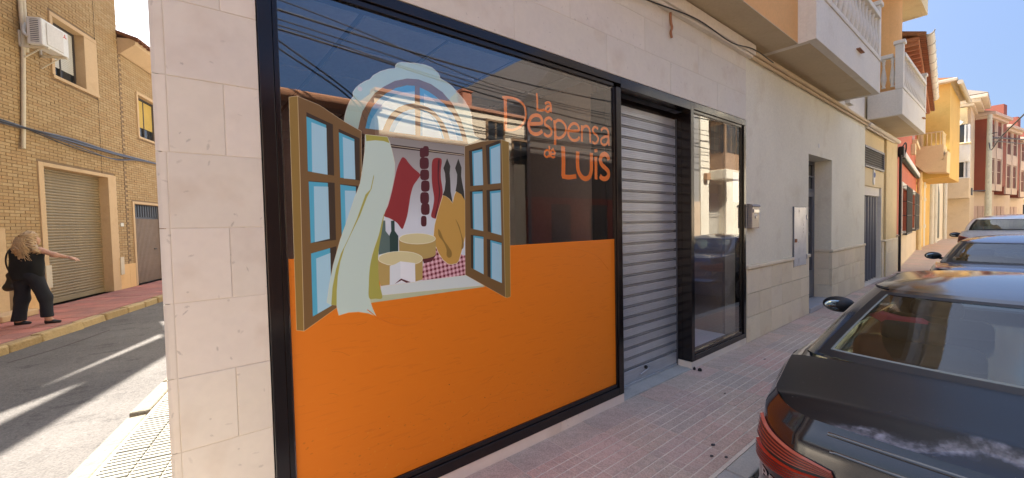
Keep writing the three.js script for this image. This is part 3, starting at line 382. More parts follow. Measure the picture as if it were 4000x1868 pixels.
function tileRoof(b, x0, x1, y, zf, zb, rise, m) {
  const p = part(b, 'tile_roof');
  const n = Math.round((x1 - x0) / 0.21), L = Math.hypot(zf - zb, rise), a = Math.atan2(rise, zf - zb);
  mesh(p, 'roof_deck', bx(x0, x1, -0.09, -0.03, -L, 0).rotateX(a).translate(0, y, zf), m);
  for (let i = 0; i <= n; i++) for (let k = 0; k < 3; k++) { const q = share(p, 'roof_tile', tileRoll, i % 3 ? m : tinted(m, [0.85, 0.9, 0.95]), [x0 + (x1 - x0) * i / n, y - 0.02 + Math.sin(a) * 0.4 * k + 0.02, zf - 0.2 - Math.cos(a) * 0.4 * k]); q.rotation.x = a; }
  return p;
}
function windowUnit(b, x0, x1, y0, y1, z, o = {}) {          // opening facing +z
  const p = part(b, 'window', o.label), fw = 0.06, m = o.frame || M.white;
  mesh(p, 'frame', [bx(x0, x0 + fw, y0, y1, z - 0.06, z), bx(x1 - fw, x1, y0, y1, z - 0.06, z), bx(x0 + fw, x1 - fw, y1 - fw, y1, z - 0.06, z), bx(x0 + fw, x1 - fw, y0, y0 + fw, z - 0.06, z), bx((x0 + x1) / 2 - 0.025, (x0 + x1) / 2 + 0.025, y0 + fw, y1 - fw, z - 0.055, z - 0.005)], m);
  mesh(p, 'pane', bx(x0 + fw, x1 - fw, y0 + fw, y1 - fw, z - 0.05, z - 0.04), M.glassDark);
  if (o.blind) { const n = Math.round((y1 - fw - o.blind) / 0.045); for (let k = 0; k < n; k++) mesh(p, 'blind_slat', rbx(x0 + fw, x1 - fw, o.blind + k * 0.045 + 0.002, o.blind + (k + 1) * 0.045 - 0.001, z - 0.035, z - 0.012, 0.006), o.blindMat || M.white); }
  return p;
}
// ---------- ground floor of the shop's building beside the shopfront ----------
{
  const w = shop, soffY = 3.878;
  mesh(w, 'street_wall', [bx(5.722, 8.25, 1.02, 3.856, -0.2, -0.004), bx(9.62, 12.27, 1.02, 3.856, -0.2, -0.004), bx(8.25, 9.62, 2.705, 3.856, -0.2, -0.004), bx(5.722, 8.25, 0, 1.018, -0.2, -0.034), bx(9.62, 12.27, 0, 1.018, -0.2, -0.034)], M.cream);
  mesh(w, 'door_reveal', [bx(8.10, 8.249, 0, 2.705, -0.9, -0.202), bx(9.621, 9.77, 0, 2.705, -0.9, -0.202), bx(8.10, 9.77, 2.706, 2.85, -0.9, -0.202)], M.cream);
  const bm = [[1, 1, 1], [0.95, 0.94, 0.92], [1.03, 1.02, 1.0]].map((k) => tinted(M.creamBase, k)), rows = [0, 0.33, 0.64, 0.962];
  const bslab = (x0, x1, y0, y1, z0, z1) => { const o = rnd() * 4, g = uvm(rbx(x0 + 0.0015, x1 - 0.0015, y0 + 0.003, y1 - 0.003, z0, z1, 0.005).translate(o, o, 0)).translate(-o, -o, 0); const r = new THREE.Mesh(g, bm[Math.floor(rnd() * 3)]); r.name = 'base_slab'; r.castShadow = r.receiveShadow = true; w.add(r); };
  for (let r = 0; r < 3; r++) for (const [a, b] of [[5.724, 8.255], [9.615, 12.27]]) { const n = Math.round((b - a) / 0.42); for (let i = 0; i < n; i++) bslab(a + (b - a) * i / n, a + (b - a) * (i + 1) / n, rows[r], rows[r + 1], -0.033, 0.012 + rr(-0.001, 0.001)); }
  for (let r = 0; r < 3; r++) { bslab(9.606, 9.62, rows[r], rows[r + 1], -0.28, -0.036); bslab(8.25, 8.264, rows[r], rows[r + 1], -0.28, -0.036); }
  mesh(w, 'dado_moulding', [rbx(5.722, 7.475, 0.965, 1.016, -0.03, 0.03, 0.012, 2), rbx(8.075, 8.28, 0.965, 1.016, -0.03, 0.03, 0.012, 2), rbx(9.6, 12.28, 0.965, 1.016, -0.03, 0.03, 0.012, 2), rbx(9.595, 9.615, 0.967, 1.014, -0.28, -0.032, 0.008)], M.creamBase);
  mesh(w, 'doorstep', rbx(8.27, 9.60, 0, 0.09, -0.5, 0.03, 0.01), mat([0.42, 0.44, 0.48], { map: T.stone, roughness: 0.4 }));
  const d = part(w, 'entrance_door', 'dark grey ironwork entrance door');
  const z = -0.27;
  mesh(d, 'door_frame', [bx(8.265, 8.33, 0.09, 2.70, z - 0.06, z), bx(9.54, 9.604, 0.09, 2.70, z - 0.06, z), bx(8.33, 9.54, 2.64, 2.70, z - 0.06, z), bx(8.33, 9.54, 2.12, 2.18, z - 0.06, z), bx(8.33, 9.54, 2.40, 2.43, z - 0.05, z)], M.greySteel);
  mesh(d, 'leaf', [bx(8.335, 8.43, 0.1, 2.115, z - 0.05, z + 0.01), bx(9.44, 9.535, 0.1, 2.115, z - 0.05, z + 0.01), bx(8.43, 9.44, 0.1, 0.62, z - 0.05, z + 0.008), bx(8.43, 9.44, 2.03, 2.115, z - 0.05, z + 0.01), bx(8.9, 8.97, 0.62, 2.03, z - 0.05, z + 0.01)], M.greySteel);
  mesh(d, 'door_glass', [bx(8.43, 8.9, 0.62, 2.03, z - 0.03, z - 0.025), bx(8.97, 9.44, 0.62, 2.03, z - 0.03, z - 0.025), bx(8.33, 9.54, 2.18, 2.64, z - 0.03, z - 0.025)], M.glassDark);
  for (let k = 0; k < 8; k++) { const x = 8.49 + k * 0.064 + (k > 3 ? 0.31 : 0) - (k > 3 ? 0 : 0); const g = [bar([x, 0.62, z + 0.005], [x, 2.03, z + 0.005], 0.009)]; for (const y of [0.85, 0.9, 0.95, 1.75, 1.8]) g.push(new THREE.SphereGeometry(0.017, 8, 6).translate(x, y, z + 0.006)); g.push(new THREE.TorusGeometry(0.028, 0.006, 6, 12).translate(x, 1.33, z + 0.01)); mesh(d, 'iron_bar', g, M.darkSteel); }
  mesh(d, 'pull_handle', [bar([8.40, 1.0, z + 0.05], [8.40, 1.5, z + 0.05], 0.012), bar([8.40, 1.05, z], [8.40, 1.05, z + 0.05], 0.008), bar([8.40, 1.45, z], [8.40, 1.45, z + 0.05], 0.008)], M.steel);
  const mc = part(w, 'meter_cupboard', 'pale grey metal meter cupboard door with specks of old glue');
  const mcm = mat([0.74, 0.77, 0.82], { map: T.concrete, roughness: 0.42, metalness: 0.25 });
  mesh(mc, 'cupboard_door', rbx(7.49, 8.06, 0.86, 1.80, -0.03, 0.020, 0.004), mcm);
  mesh(mc, 'cupboard_frame', [bx(7.478, 7.4885, 0.85, 1.81, -0.03, 0.016), bx(8.0615, 8.072, 0.85, 1.81, -0.03, 0.016), bx(7.4885, 8.0615, 1.8015, 1.81, -0.03, 0.016)], M.greySteel);
  mesh(mc, 'latch', rbx(7.495, 7.54, 1.245, 1.30, 0.020, 0.046, 0.004), M.terracotta);
  mesh(mc, 'hinge', [rbx(8.05, 8.075, 1.6, 1.68, 0.020, 0.034, 0.003), rbx(8.05, 8.075, 0.95, 1.03, 0.020, 0.034, 0.003)], M.steel);
  mesh(mc, 'glue_speck', [[7.9, 1.5, 0.02], [7.91, 1.44, 0.013], [7.9, 1.38, 0.016], [7.93, 1.55, 0.012], [7.68, 1.23, 0.014], [7.7, 1.72, 0.018]].map(([x, y, r]) => bx(x, x + r, y, y + r * 2, 0.020, 0.0215)), mat([0.32, 0.31, 0.34]));
  // trunking and pipe under the overhang, hook, cable
  mesh(w, 'trunking', [rbx(-0.03, 5.86, 3.735, 3.86, -0.002, 0.07, 0.006), rbx(-0.03, 5.82, 3.70, 3.733, -0.002, 0.05, 0.006)], M.pink);
  mesh(w, 'conduit', [bar([5.86, 3.775, 0.045], [12.3, 3.775, 0.045], 0.034, 10), bar([5.83, 3.715, 0.03], [12.3, 3.715, 0.03], 0.022, 8)], tinted(M.soffit, [1.15, 1.1, 1.05]));
  mesh(w, 'wall_cable', tube([[1.2, 3.55, 0.01], [2.6, 3.62, 0.02], [3.4, 3.655, 0.05], [4.3, 3.73, 0.075], [5.1, 3.69, 0.09], [5.75, 3.78, 0.08], [6.4, 3.76, 0.085]], 0.007, 5, 40), M.black);
  mesh(w, 'rusty_strap', tube([[3.885, 3.70, 0.01], [3.885, 3.6, 0.015], [3.895, 3.55, 0.02], [3.875, 3.5, 0.018], [3.89, 3.45, 0.02]], 0.012, 6), M.terracotta);
  // overhang: orange bay and balcony
  mesh(w, 'orange_bay', bx(-0.055, 6.285, soffY + 0.004, 11.0, -0.02, 0.402), M.orangeWall);
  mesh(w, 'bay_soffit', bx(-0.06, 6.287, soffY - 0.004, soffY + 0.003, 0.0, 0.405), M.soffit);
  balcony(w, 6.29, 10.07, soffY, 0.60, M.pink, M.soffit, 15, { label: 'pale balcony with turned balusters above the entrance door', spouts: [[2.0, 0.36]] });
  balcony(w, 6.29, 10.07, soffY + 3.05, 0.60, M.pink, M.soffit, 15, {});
  mesh(w, 'small_bracket', rbx(10.6, 10.9, 3.93, 4.0, -0.02, 0.06, 0.01), M.pink);
  mesh(w, 'house_number', bx(8.78, 8.83, 2.86, 2.93, -0.004, 0.003), M.white);
  mesh(w, 'roof_edge', rbx(-0.2, 12.4, 11.07, 11.2, -12.2, 0.55, 0.03), M.pink);
}
// ---------- garage building next door ----------
{
  const b = thing('garage_building', 'ochre building with a grey garage door and louvred vent next to the meter cupboard wall', 'building');
  mesh(b, 'wall', [bx(12.272, 14.45, 2.374, 3.86, -0.5, -0.05), bx(14.45, 14.72, 0, 3.86, -0.5, -0.05), bx(12.272, 16.29, 3.861, 9.0, -8, -0.05), bx(12.272, 12.9, 0, 3.86, -0.9, -0.502), bx(14.45, 16.29, 0.96, 3.86, -8, -0.502)], M.ochre);
  mesh(b, 'pilaster', bx(14.722, 16.25, 0.0, 3.88, -0.49, -0.002), M.yellowPale);
  for (const [a, c] of [[14.46, 14.72], [14.725, 15.5], [15.5, 16.255]]) for (const [y0, y1] of [[0.0, 0.33], [0.33, 0.64], [0.64, 0.955]]) mesh(b, 'base_slab', rbx(a, c - 0.003, y0 + 0.003, y1, -0.2, a < 14.7 ? -0.03 : 0.014, 0.006), M.creamBase);
  mesh(b, 'dado_moulding', rbx(14.44, 16.27, 0.957, 1.0, -0.2, 0.03, 0.012), M.creamBase);
  mesh(b, 'garage_reveal', [bx(14.40, 14.449, 0, 2.373, -0.3, -0.052), bx(12.273, 14.40, 2.155, 2.373, -0.3, -0.09)], M.pink);
  const g = part(b, 'garage_door', 'dark grey ribbed metal garage door');
  for (let i = 0; i < 7; i++) mesh(g, 'door_panel', [rbx(12.28 + i * 0.297, 12.28 + i * 0.297 + 0.285, 0.02, 2.15, -0.18, -0.165, 0.004), new THREE.CylinderGeometry(0.055, 0.055, 2.12, 10).translate(12.42 + i * 0.297, 1.085, -0.165)], M.greySteel);
  const v = part(b, 'vent', 'louvred metal vent over the garage door');
  mesh(v, 'vent_frame', [bx(12.33, 14.49, 3.24, 3.29, -0.06, -0.005), bx(12.33, 14.49, 2.8, 2.84, -0.06, -0.005), bx(14.45, 14.49, 2.84, 3.24, -0.06, -0.005)], M.greySteel);
  mesh(v, 'vent_back', bx(12.33, 14.45, 2.84, 3.24, -0.049, -0.045), M.black);
  for (let k = 0; k < 7; k++) mesh(v, 'louvre', bx(12.33, 14.45, -0.004, 0.004, -0.02, 0.02).rotateX(0.7).translate(0, 2.87 + k * 0.056, -0.025), M.greySteel);
  mesh(b, 'wall_sign', poly([[0, 0.06], [0.03, 0], [0.15, 0], [0.18, 0.06], [0.18, 0.34], [0.15, 0.4], [0.03, 0.4], [0, 0.34]], 0.02).translate(13.35, 2.42, -0.05), M.white);
  mesh(b, 'sign_ring', new THREE.TorusGeometry(0.055, 0.012, 6, 16).translate(13.44, 2.66, -0.028), mat([0.25, 0.3, 0.5]));
  mesh(b, 'conduit', [bar([12.3, 3.745, 0.05], [16.1, 3.745, 0.05], 0.05, 8), bar([12.3, 3.68, 0.02], [15.6, 3.68, 0.02], 0.02, 6)], tinted(M.pink, [0.95, 0.92, 0.9]));
  mesh(b, 'stair_tower', new THREE.CylinderGeometry(0.85, 0.85, 4.7, 20).translate(13.75, 6.6, -0.45), M.orangeWall);
  balcony(b, 12.55, 16.15, 3.893, 0.578, M.pink, M.soffit, 16, { ends: 1, label: 'second balcony with a square corner post', spouts: [[2.9, 0.34]] });
  balcony(b, 12.4, 15.72, 6.98, 0.635, M.ochre, M.ochre, 10, {});
}
// ---------- red house, turned a little from the street line ----------
{
  const b = thing('red_house', 'salmon red house with black window grilles and a tiled eave', 'building', [16.3, 0, 0], 0.075);
  mesh(b, 'wall', [bx(0.005, 1.62, 1.08, 6.45, -7, -0.02), bx(10.1, 11.3, 1.08, 6.45, -7, -0.02), bx(1.62, 10.1, 2.56, 6.45, -7, -0.02), bx(4.6, 6.9, 1.08, 2.56, -7, -0.02), bx(1.62, 4.6, 1.08, 2.56, -7, -0.3), bx(6.9, 10.1, 1.08, 2.56, -7, -0.3)], M.redWall);
  mesh(b, 'plinth', bx(0.005, 11.3, 0, 1.078, -7, 0.0), M.beige);
  mesh(b, 'sill_band', rbx(0.0, 11.3, 1.04, 1.079, -0.018, 0.05, 0.01), M.beige);
  for (const [x0, x1] of [[1.63, 4.59], [6.91, 10.09]]) {
    windowUnit(b, x0 + 0.1, x1 - 0.1, 1.1, 2.54, -0.14, { label: 'street window behind a black grille' });
    mesh(b, 'window_surround', [bx(x0 - 0.16, x0, 1.07, 2.72, -0.018, 0.03), bx(x1, x1 + 0.16, 1.07, 2.72, -0.018, 0.03), bx(x0, x1, 2.56, 2.72, -0.018, 0.03)], M.whiteDirty);
    const q = part(b, 'window_grille');
    for (let i = 0; i <= 12; i++) mesh(q, 'grille_bar', bar([x0 + (x1 - x0) * i / 12, 1.05, 0.13], [x0 + (x1 - x0) * i / 12, 2.6, 0.13], 0.011), M.black);
    for (const y of [1.07, 1.65, 2.1, 2.58]) mesh(q, 'grille_bar', [bar([x0, y, 0.13], [x1, y, 0.13], 0.013), bar([x0, y, 0.0], [x0, y, 0.13], 0.012), bar([x1, y, 0.0], [x1, y, 0.13], 0.012)], M.black);
    mesh(q, 'flower_shelf', bx(x0, x1, 1.02, 1.05, 0.0, 0.14), M.black);
  }
  mesh(b, 'awning_box', rbx(0.85, 10.4, 3.40, 3.58, -0.02, 0.14, 0.03), M.white, { label: 'long white awning box' });
  mesh(b, 'awning_valance', bx(0.85, 10.4, 3.35, 3.398, 0.02, 0.12), mat([0.08, 0.12, 0.09]));
  mesh(b, 'cable_box', [rbx(0.1, 0.5, 3.35, 3.66, 0.0, 0.13, 0.03), tube([[0.3, 3.66, 0.08], [0.5, 3.8, 0.14], [0.7, 3.62, 0.14], [0.5, 3.4, 0.1]], 0.018)], M.black);
  mesh(b, 'drainpipe', bar([0.06, 0, 0.06], [0.06, 3.4, 0.06], 0.032, 10), M.black, { label: 'black drainpipe' });
  mesh(b, 'cornice_block', [rbx(6.6, 7.1, 4.1, 4.5, -0.02, 0.12, 0.02), rbx(7.4, 10, 4.62, 4.78, -0.02, 0.14, 0.02)], M.ochre);
  for (const x of [2.4, 7.6]) windowUnit(b, x, x + 1.3, 4.55, 6.0, 0.0, {});
  mesh(b, 'eave_soffit', [bx(-0.38, 11.3, 6.46, 6.55, -0.5, 0.42), ...Array.from({ length: 26 }, (_, i) => bx(-0.3 + i * 0.45, -0.22 + i * 0.45, 6.36, 6.459, -0.02, 0.40))], tinted(M.terracotta, [1.25, 1.2, 1.15]));
  tileRoof(b, -0.4, 11.3, 6.66, 0.56, -6, 2.3, M.terracotta);
  mesh(b, 'gutter', [new THREE.CylinderGeometry(0.12, 0.12, 9.4, 12, 1, true, Math.PI / 2 * 0 + 0, Math.PI).rotateZ(Math.PI / 2).rotateX(Math.PI).translate(4.3, 6.66, 0.60), ...Array.from({ length: 10 }, (_, i) => new THREE.TorusGeometry(0.125, 0.012, 6, 14, Math.PI).rotateZ(Math.PI).rotateY(Math.PI / 2).translate(-0.3 + i, 6.66, 0.60))], M.whiteDirty);
  for (const [x, r] of [[11.2, 0.09], [14.5, 0.12]]) mesh(b, 'drainpipe', [bar([x, 0, 0.1], [x, x > 14 ? 4.9 : 6.6, 0.1], r, 12), ...[1, 2.4, 3.1, 4.3].map((y) => cyl(r * 1.25, r * 1.25, 0.16, x, y, 0.1)), ...(x > 14 ? [bar([x, 3.6, 0.1], [x - 0.8, 3.9, 0.1], r * 0.8, 10), bar([x - 0.8, 3.9, 0.1], [x - 0.8, 5, 0.1], r * 0.9, 10)] : [])], x > 14 ? M.whiteDirty : M.yellowPale);
  mesh(b, 'end_wall', bx(11.302, 15.6, 0, 5.6, -7, -0.04), tinted(M.ochre, [1, 1.05, 1.15]));
  mesh(b, 'meter_box', [rbx(12.2, 13.4, 1.0, 3.1, -0.04, 0.05, 0.02), rbx(16.2, 17.4, 0.1, 1.2, -0.5, 0.1, 0.02)], M.whiteDirty);
}
// ---------- houses further up the street ----------
{
  const b = thing('yellow_house', 'bright yellow house with a projecting balcony beyond the red house', 'building');
  mesh(b, 'wall', [bx(28, 33, 3.4, 7.75, -8, 0.18), bx(25.5, 33, 0, 3.4, -8, -0.92)], M.yellow);
  mesh(b, 'balcony_slab', poly([[-0.92, 4.1], [-0.5, 3.62], [0.2, 3.55], [0.22, 4.5], [0.05, 4.1]].map(([z, y]) => [-z, y]), 1.38).rotateY(Math.PI / 2).translate(26.6, 0, 0), M.yellowPale);
  mesh(b, 'balcony_parapet', [bx(26.6, 27.99, 4.102, 4.8, -0.02, 0.1), bx(26.6, 26.7, 4.101, 4.798, -0.9, -0.021)], M.yellowPale);
  for (let i = 0; i < 7; i++) mesh(b, 'balcony_bar', bar([26.65, 4.8, -0.85 + i * 0.14], [26.65, 5.38, -0.85 + i * 0.14], 0.02), M.yellowPale);
  mesh(b, 'balcony_rail', [bar([26.65, 5.38, -0.9], [26.65, 5.38, 0.05], 0.03), bar([26.65, 5.38, 0.05], [28, 5.38, 0.05], 0.03), ...Array.from({ length: 8 }, (_, i) => bar([26.75 + i * 0.16, 4.8, 0.05], [26.75 + i * 0.16, 5.38, 0.05], 0.018))], M.yellowPale);
  mesh(b, 'eave', [rbx(27.7, 33, 7.75, 7.9, -8, 0.42, 0.03)], tinted(M.whiteDirty, [0.75, 0.68, 0.58]));
  mesh(b, 'gable', poly([[8, 7.95], [-0.3, 7.95], [2.5, 8.6], [5, 8.9]].map(([z, y]) => [z, y]), 0.3).rotateY(Math.PI / 2).translate(27.9, 0, 0), M.terracotta);
  mesh(b, 'gutter', bar([27.7, 7.66, 0.5], [33, 7.66, 0.5], 0.1, 10), tinted(M.whiteDirty, [0.7, 0.66, 0.6]));
}
{
  const b = thing('cream_house', 'narrow cream stone house with a green arched door', 'building');
  mesh(b, 'wall', bx(33.0, 42, 0, 6.2, -8, -1.0), tinted(M.pink, [1, 0.95, 0.86]));
  mesh(b, 'door', poly([[36.2, 0.2], [37.9, 0.2], [37.9, 3.0], [37.05, 3.7], [36.2, 3.0]], 0.06).translate(0, 0, -1.0), mat([0.05, 0.07, 0.06], { roughness: 0.5 }));
  mesh(b, 'door_surround', poly([[35.8, 0], [38.3, 0], [38.3, 3.2], [37.05, 4.2], [35.8, 3.2]], 0.05, [[[36.2, 0.1], [37.9, 0.1], [37.9, 3.0], [37.05, 3.7], [36.2, 3.0]]]).translate(0, 0, -1.0), M.pink);
  mesh(b, 'cornice', [rbx(33, 42, 4.4, 4.6, -1.01, -0.8, 0.03), rbx(33, 42, 6.2, 6.45, -8, -0.7, 0.03)], M.pink);
  for (const x of [34.2, 36.4, 39.2]) windowUnit(b, x, x + 1.2, 4.7, 5.9, -0.97, {});
  for (const x of [33.6, 35.3, 40.6]) mesh(b, 'drainpipe', bar([x, 0, -0.9], [x, 6.2, -0.9], 0.1, 8), M.whiteDirty);
}
{
  const b = thing('beige_house', 'beige house with a stacked bay window and white frames', 'building');
  mesh(b, 'wall', [bx(42, 46, 0, 9.2, -8, 0.14)], M.beige);
  const box = (n, z0, z1, y0, y1, m, x0 = 41.2) => mesh(b, n, rbx(x0, 41.999, y0, y1, z0, z1, 0.02), m);
  box('bay', -1.0, 0.15, 2.76, 4.1, M.beige); box('bay_sill', -1.02, 0.17, 4.102, 4.18, M.white);
  box('bay', -1.0, 0.15, 5.2, 6.4, M.pink); box('bay', -1.0, 0.0, 7.75, 8.9, M.yellowPale, 41.5);
  for (const [y0, y1] of [[4.182, 5.198], [6.5, 7.7]]) { mesh(b, 'bay_pane', bx(41.35, 41.4, y0, y1, -0.95, -0.1), M.glassDark); for (const z of [-1.0, -0.62, -0.12, 0.05]) mesh(b, 'window_post', bx(41.3, 41.41, y0, y1, z, z + 0.08), M.white); mesh(b, 'window_back', bx(41.45, 41.99, y0, y1, -1.0, 0.14), M.white); }
  mesh(b, 'ledge', [rbx(41.1, 42, 6.402, 6.498, -1.02, 0.2, 0.02)], M.ochre);
  mesh(b, 'eave', [rbx(41.4, 46, 8.95, 9.1, -4, 0.3, 0.02), rbx(41.2, 46, 9.102, 9.3, -4, 0.6, 0.02), rbx(41.0, 46, 9.302, 9.5, -4, 0.9, 0.02)], tinted(M.pink, [0.72, 0.66, 0.6]));
  mesh(b, 'awning', [bar([41.15, 8.2, -0.7], [41.15, 7.75, -0.25], 0.16, 10)], M.whiteDirty);
  mesh(b, 'roof_slope', poly([[4, 9.6], [-0.9, 9.6], [1.5, 10.6], [4, 10.6]], 5).rotateY(Math.PI / 2).translate(41.2, 0, 0), tinted(M.pink, [0.55, 0.5, 0.5]));
}
const bays = [[46, 0.0, 0.76, 3.4, 8.6, 5.2, 'nearest the beige house'], [51.8, 0.82, 0.66, 3.25, 8.3, 5.0, 'behind the concrete pole'], [58, 1.5, 0.72, 3.1, 7.9, 5.5, 'at the far end of the row']];
for (const [x, z, d, y0, y1, L, where] of bays) {
  const b = thing('terraced_house', `dark red terraced house with tall pale-framed bay windows, ${where}`, 'building', [x, 0, z], -0.17, 'dark red terraced houses');
  const pale = tinted(M.pink, [0.72, 0.62, 0.58]);
  mesh(b, 'wall', bx(0, L + 0.6, 0, y1 + 0.2, -8, 0), tinted(M.pink, [0.7, 0.6, 0.55]));
  mesh(b, 'bay', bx(0.02, L - 1.2, y0, y1, 0.001, d), M.redBay);
  for (const k of [0, 1]) {
    const a = 0.4 + k * 1.75;
    mesh(b, 'bay_pane', bx(a, a + 1.15, y0 + 0.5, y1 - 0.3, d, d + 0.02), tinted(M.redBay, [0.5, 0.6, 0.8]));
    for (const q of [a - 0.22, a + 1.15]) mesh(b, 'window_post', bx(q, q + 0.22, y0, y1, d + 0.001, d + 0.09), pale);
    for (const [q0, q1] of [[y0, y0 + 0.5], [y0 + 2.4, y0 + 3.2]]) mesh(b, 'spandrel', bx(a, a + 1.15, q0, q1, d + 0.021, d + 0.08), pale);
    for (let i = 1; i < 5; i++) mesh(b, 'glazing_bar', bx(a, a + 1.15, y0 + 0.5 + i * 0.9, y0 + 0.54 + i * 0.9, d + 0.021, d + 0.04), pale);
  }
  mesh(b, 'cornice', [rbx(-0.1, L - 1, y1, y1 + 0.18, 0, d + 0.25, 0.02), rbx(-0.25, L - 0.9, y1 + 0.182, y1 + 0.4, -6, d + 0.45, 0.02)], pale);
  mesh(b, 'party_wall', bx(L - 0.9, L, y0 + 0.4, y1 + 1.6, -4, d - 0.05), M.redBay);
  mesh(b, 'roof_slope', poly([[5, y1 + 0.4], [-d - 0.4, y1 + 0.4], [2.5, y1 + 1.7], [5, y1 + 1.7]], L - 1).rotateY(Math.PI / 2).translate(-0.2, 0, 0), tinted(M.pink, [0.5, 0.44, 0.42]));
  for (let k = 0; k < 3; k++) mesh(b, 'garage_panel', bx(0.4 + k * 1.2, 1.4 + k * 1.2, 0, 2.3, 0.001, 0.03), tinted(M.pink, [0.55, 0.42, 0.42]));
  mesh(b, 'door_post', bx(0.1, 0.35, 0, 3.0, 0.001, 0.1), pale);
}
{
  const p = thing('utility_pole', 'pale concrete utility pole standing on the pavement before the red houses', 'pole', [43.7, -0.1, 0.92]);
  mesh(p, 'shaft', cyl(0.19, 0.12, 8.6, 0, 0, 0, 12), tinted(M.concrete, [1.1, 1.15, 1.05]));
  mesh(p, 'wall_bracket', [bar([0, 7.3, 0], [-0.2, 7.3, 0.35], 0.03), bar([0, 3.4, 0], [-0.4, 3.4, -1.0], 0.04), rbx(-0.7, -0.1, 3.1, 3.6, -1.0, -0.7, 0.03)], M.darkSteel);
}
{
  const b = thing('corner_house', 'sunlit pale yellow house closing the end of the street', 'building');
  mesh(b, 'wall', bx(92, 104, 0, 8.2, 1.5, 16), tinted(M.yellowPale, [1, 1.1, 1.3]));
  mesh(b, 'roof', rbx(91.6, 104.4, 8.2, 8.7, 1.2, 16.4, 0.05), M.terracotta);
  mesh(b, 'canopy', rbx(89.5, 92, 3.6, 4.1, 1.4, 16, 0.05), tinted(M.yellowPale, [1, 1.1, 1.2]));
  for (let i = 0; i < 5; i++) for (const y of [1.2, 4.9]) { const w = part(b, 'window'); mesh(w, 'pane', bx(91.93, 91.99, y, y + 1.7, 2.1 + i * 2.4, 3.3 + i * 2.4), M.glassDark); mesh(w, 'frame', bx(91.95, 91.995, y - 0.15, y + 1.85, 1.95 + i * 2.4, 3.45 + i * 2.4), M.white); }
}
{
  const p = thing('palm_tree', 'feathery palm top showing above the red house roofs', 'palm', [66, 0, -2.2]);
  mesh(p, 'trunk', tube([[0, 0, 0], [0.2, 6, 0], [0.1, 12.2, 0.1]], 0.2, 8), M.wood);
  const fm = mat([0.07, 0.10, 0.045], { side: THREE.DoubleSide }), g = [];
  for (let k = 0; k < 22; k++) { const a = k * 2.4, r = rr(1.6, 2.8), up = rr(0.3, 1.6), pts = []; for (let i = 0; i <= 6; i++) { const t = i / 6; pts.push([0.1 + Math.cos(a) * r * t, 12.2 + up * Math.sin(t * 2.4) * 1.2 - 1.0 * t * t, 0.1 + Math.sin(a) * r * t]); } g.push(tube(pts, 0.03, 4, 8)); for (let i = 1; i < 6; i++) for (const s of [-1, 1]) { const q = pts[i], L = 0.55 * (1 - 0.08 * i); g.push(new THREE.PlaneGeometry(0.07, L).translate(0, -L / 2, 0).rotateZ(s * 0.7).rotateY(-a).translate(q[0], q[1], q[2])); } }
  mesh(p, 'crown', g.map(bare), fm);
}
// ---------- the other side of the street, seen in the glass ----------
const Z2 = 6.5;
{
  const walk = structure('opposite_pavement', 'tiled pavement on the other side of the street');
  mesh(walk, 'paving', bx(-60, 130, -0.2, 0, 5.7, 6.6), M.paver); mesh(walk, 'kerb', rbx(-60, 130, -0.2, 0.005, 5.56, 5.698, 0.015), M.concrete);
}
function facing(b, f) { const g = part(b, 'street_front'); g.position.set(0, 0, Z2); g.rotation.y = Math.PI; f(g); return g; }
{
  const b = thing('low_house', 'low reddish brown house across the street with a dark eave', 'building');
  mesh(b, 'wall', bx(-9, 3.35, 0, 4.05, Z2, 15), mat([0.30, 0.17, 0.13], { map: T.plaster }));
  mesh(b, 'eave', rbx(-9.2, 3.4, 4.05, 4.2, Z2 - 0.35, 15, 0.03), M.terracotta);
  mesh(b, 'door', bx(-2, -0.9, 0, 2.3, Z2 - 0.03, Z2), M.wood);
}
{
  const b = thing('terrace_house', 'cream house across the street with a roof terrace and red brick pillar', 'building');
  const m = mat([0.74, 0.62, 0.46], { map: T.plaster, bumpMap: T.plasterB, bs: 0.004 });
  mesh(b, 'wall', [bx(3.352, 7.62, 0, 4.55, Z2, 15)], m);
  mesh(b, 'coping', rbx(3.36, 7.62, 4.55, 4.64, Z2 - 0.05, Z2 + 0.25, 0.02), mat([0.42, 0.2, 0.12], { map: T.fine }));
  for (const x of [5.62]) mesh(b, 'pillar', [rbx(x, x + 0.26, 4.641, 4.98, Z2, Z2 + 0.26, 0.01), rbx(x - 0.03, x + 0.29, 4.981, 5.05, Z2 - 0.03, Z2 + 0.29, 0.01)], mat([0.45, 0.17, 0.10], { map: T.concrete }));
  const r = part(b, 'terrace_railing');
  mesh(r, 'rail', [bx(5.88, 7.62, 4.92, 4.95, Z2 + 0.1, Z2 + 0.13), bx(5.88, 7.62, 4.68, 4.7, Z2 + 0.1, Z2 + 0.13)], M.darkSteel);
  for (let i = 0; i < 26; i++) mesh(r, 'railing_bar', bar([5.92 + i * 0.066, 4.69, Z2 + 0.115], [5.92 + i * 0.066, 4.93, Z2 + 0.115], 0.007), M.darkSteel);
  mesh(b, 'rear_block', [bx(3.4, 5.3, 4.5, 5.0, 11, 14), bx(3.4, 5.35, 5.0, 5.1, 10.9, 14)], m);
  for (const [x, y] of [[6.35, 3.72], [7.2, 3.3], [4.3, 1.2]]) { const w = part(b, 'window'); mesh(w, 'pane', bx(x, x + 0.5, y, y + 0.62, Z2 - 0.012, Z2 - 0.006), M.glassDark); mesh(w, 'frame', [bx(x - 0.06, x, y - 0.05, y + 0.67, Z2 - 0.04, Z2), bx(x + 0.5, x + 0.56, y - 0.05, y + 0.67, Z2 - 0.04, Z2), bx(x, x + 0.5, y + 0.62, y + 0.67, Z2 - 0.04, Z2), bx(x + 0.23, x + 0.27, y, y + 0.62, Z2 - 0.03, Z2 - 0.013)], M.wood); }
}
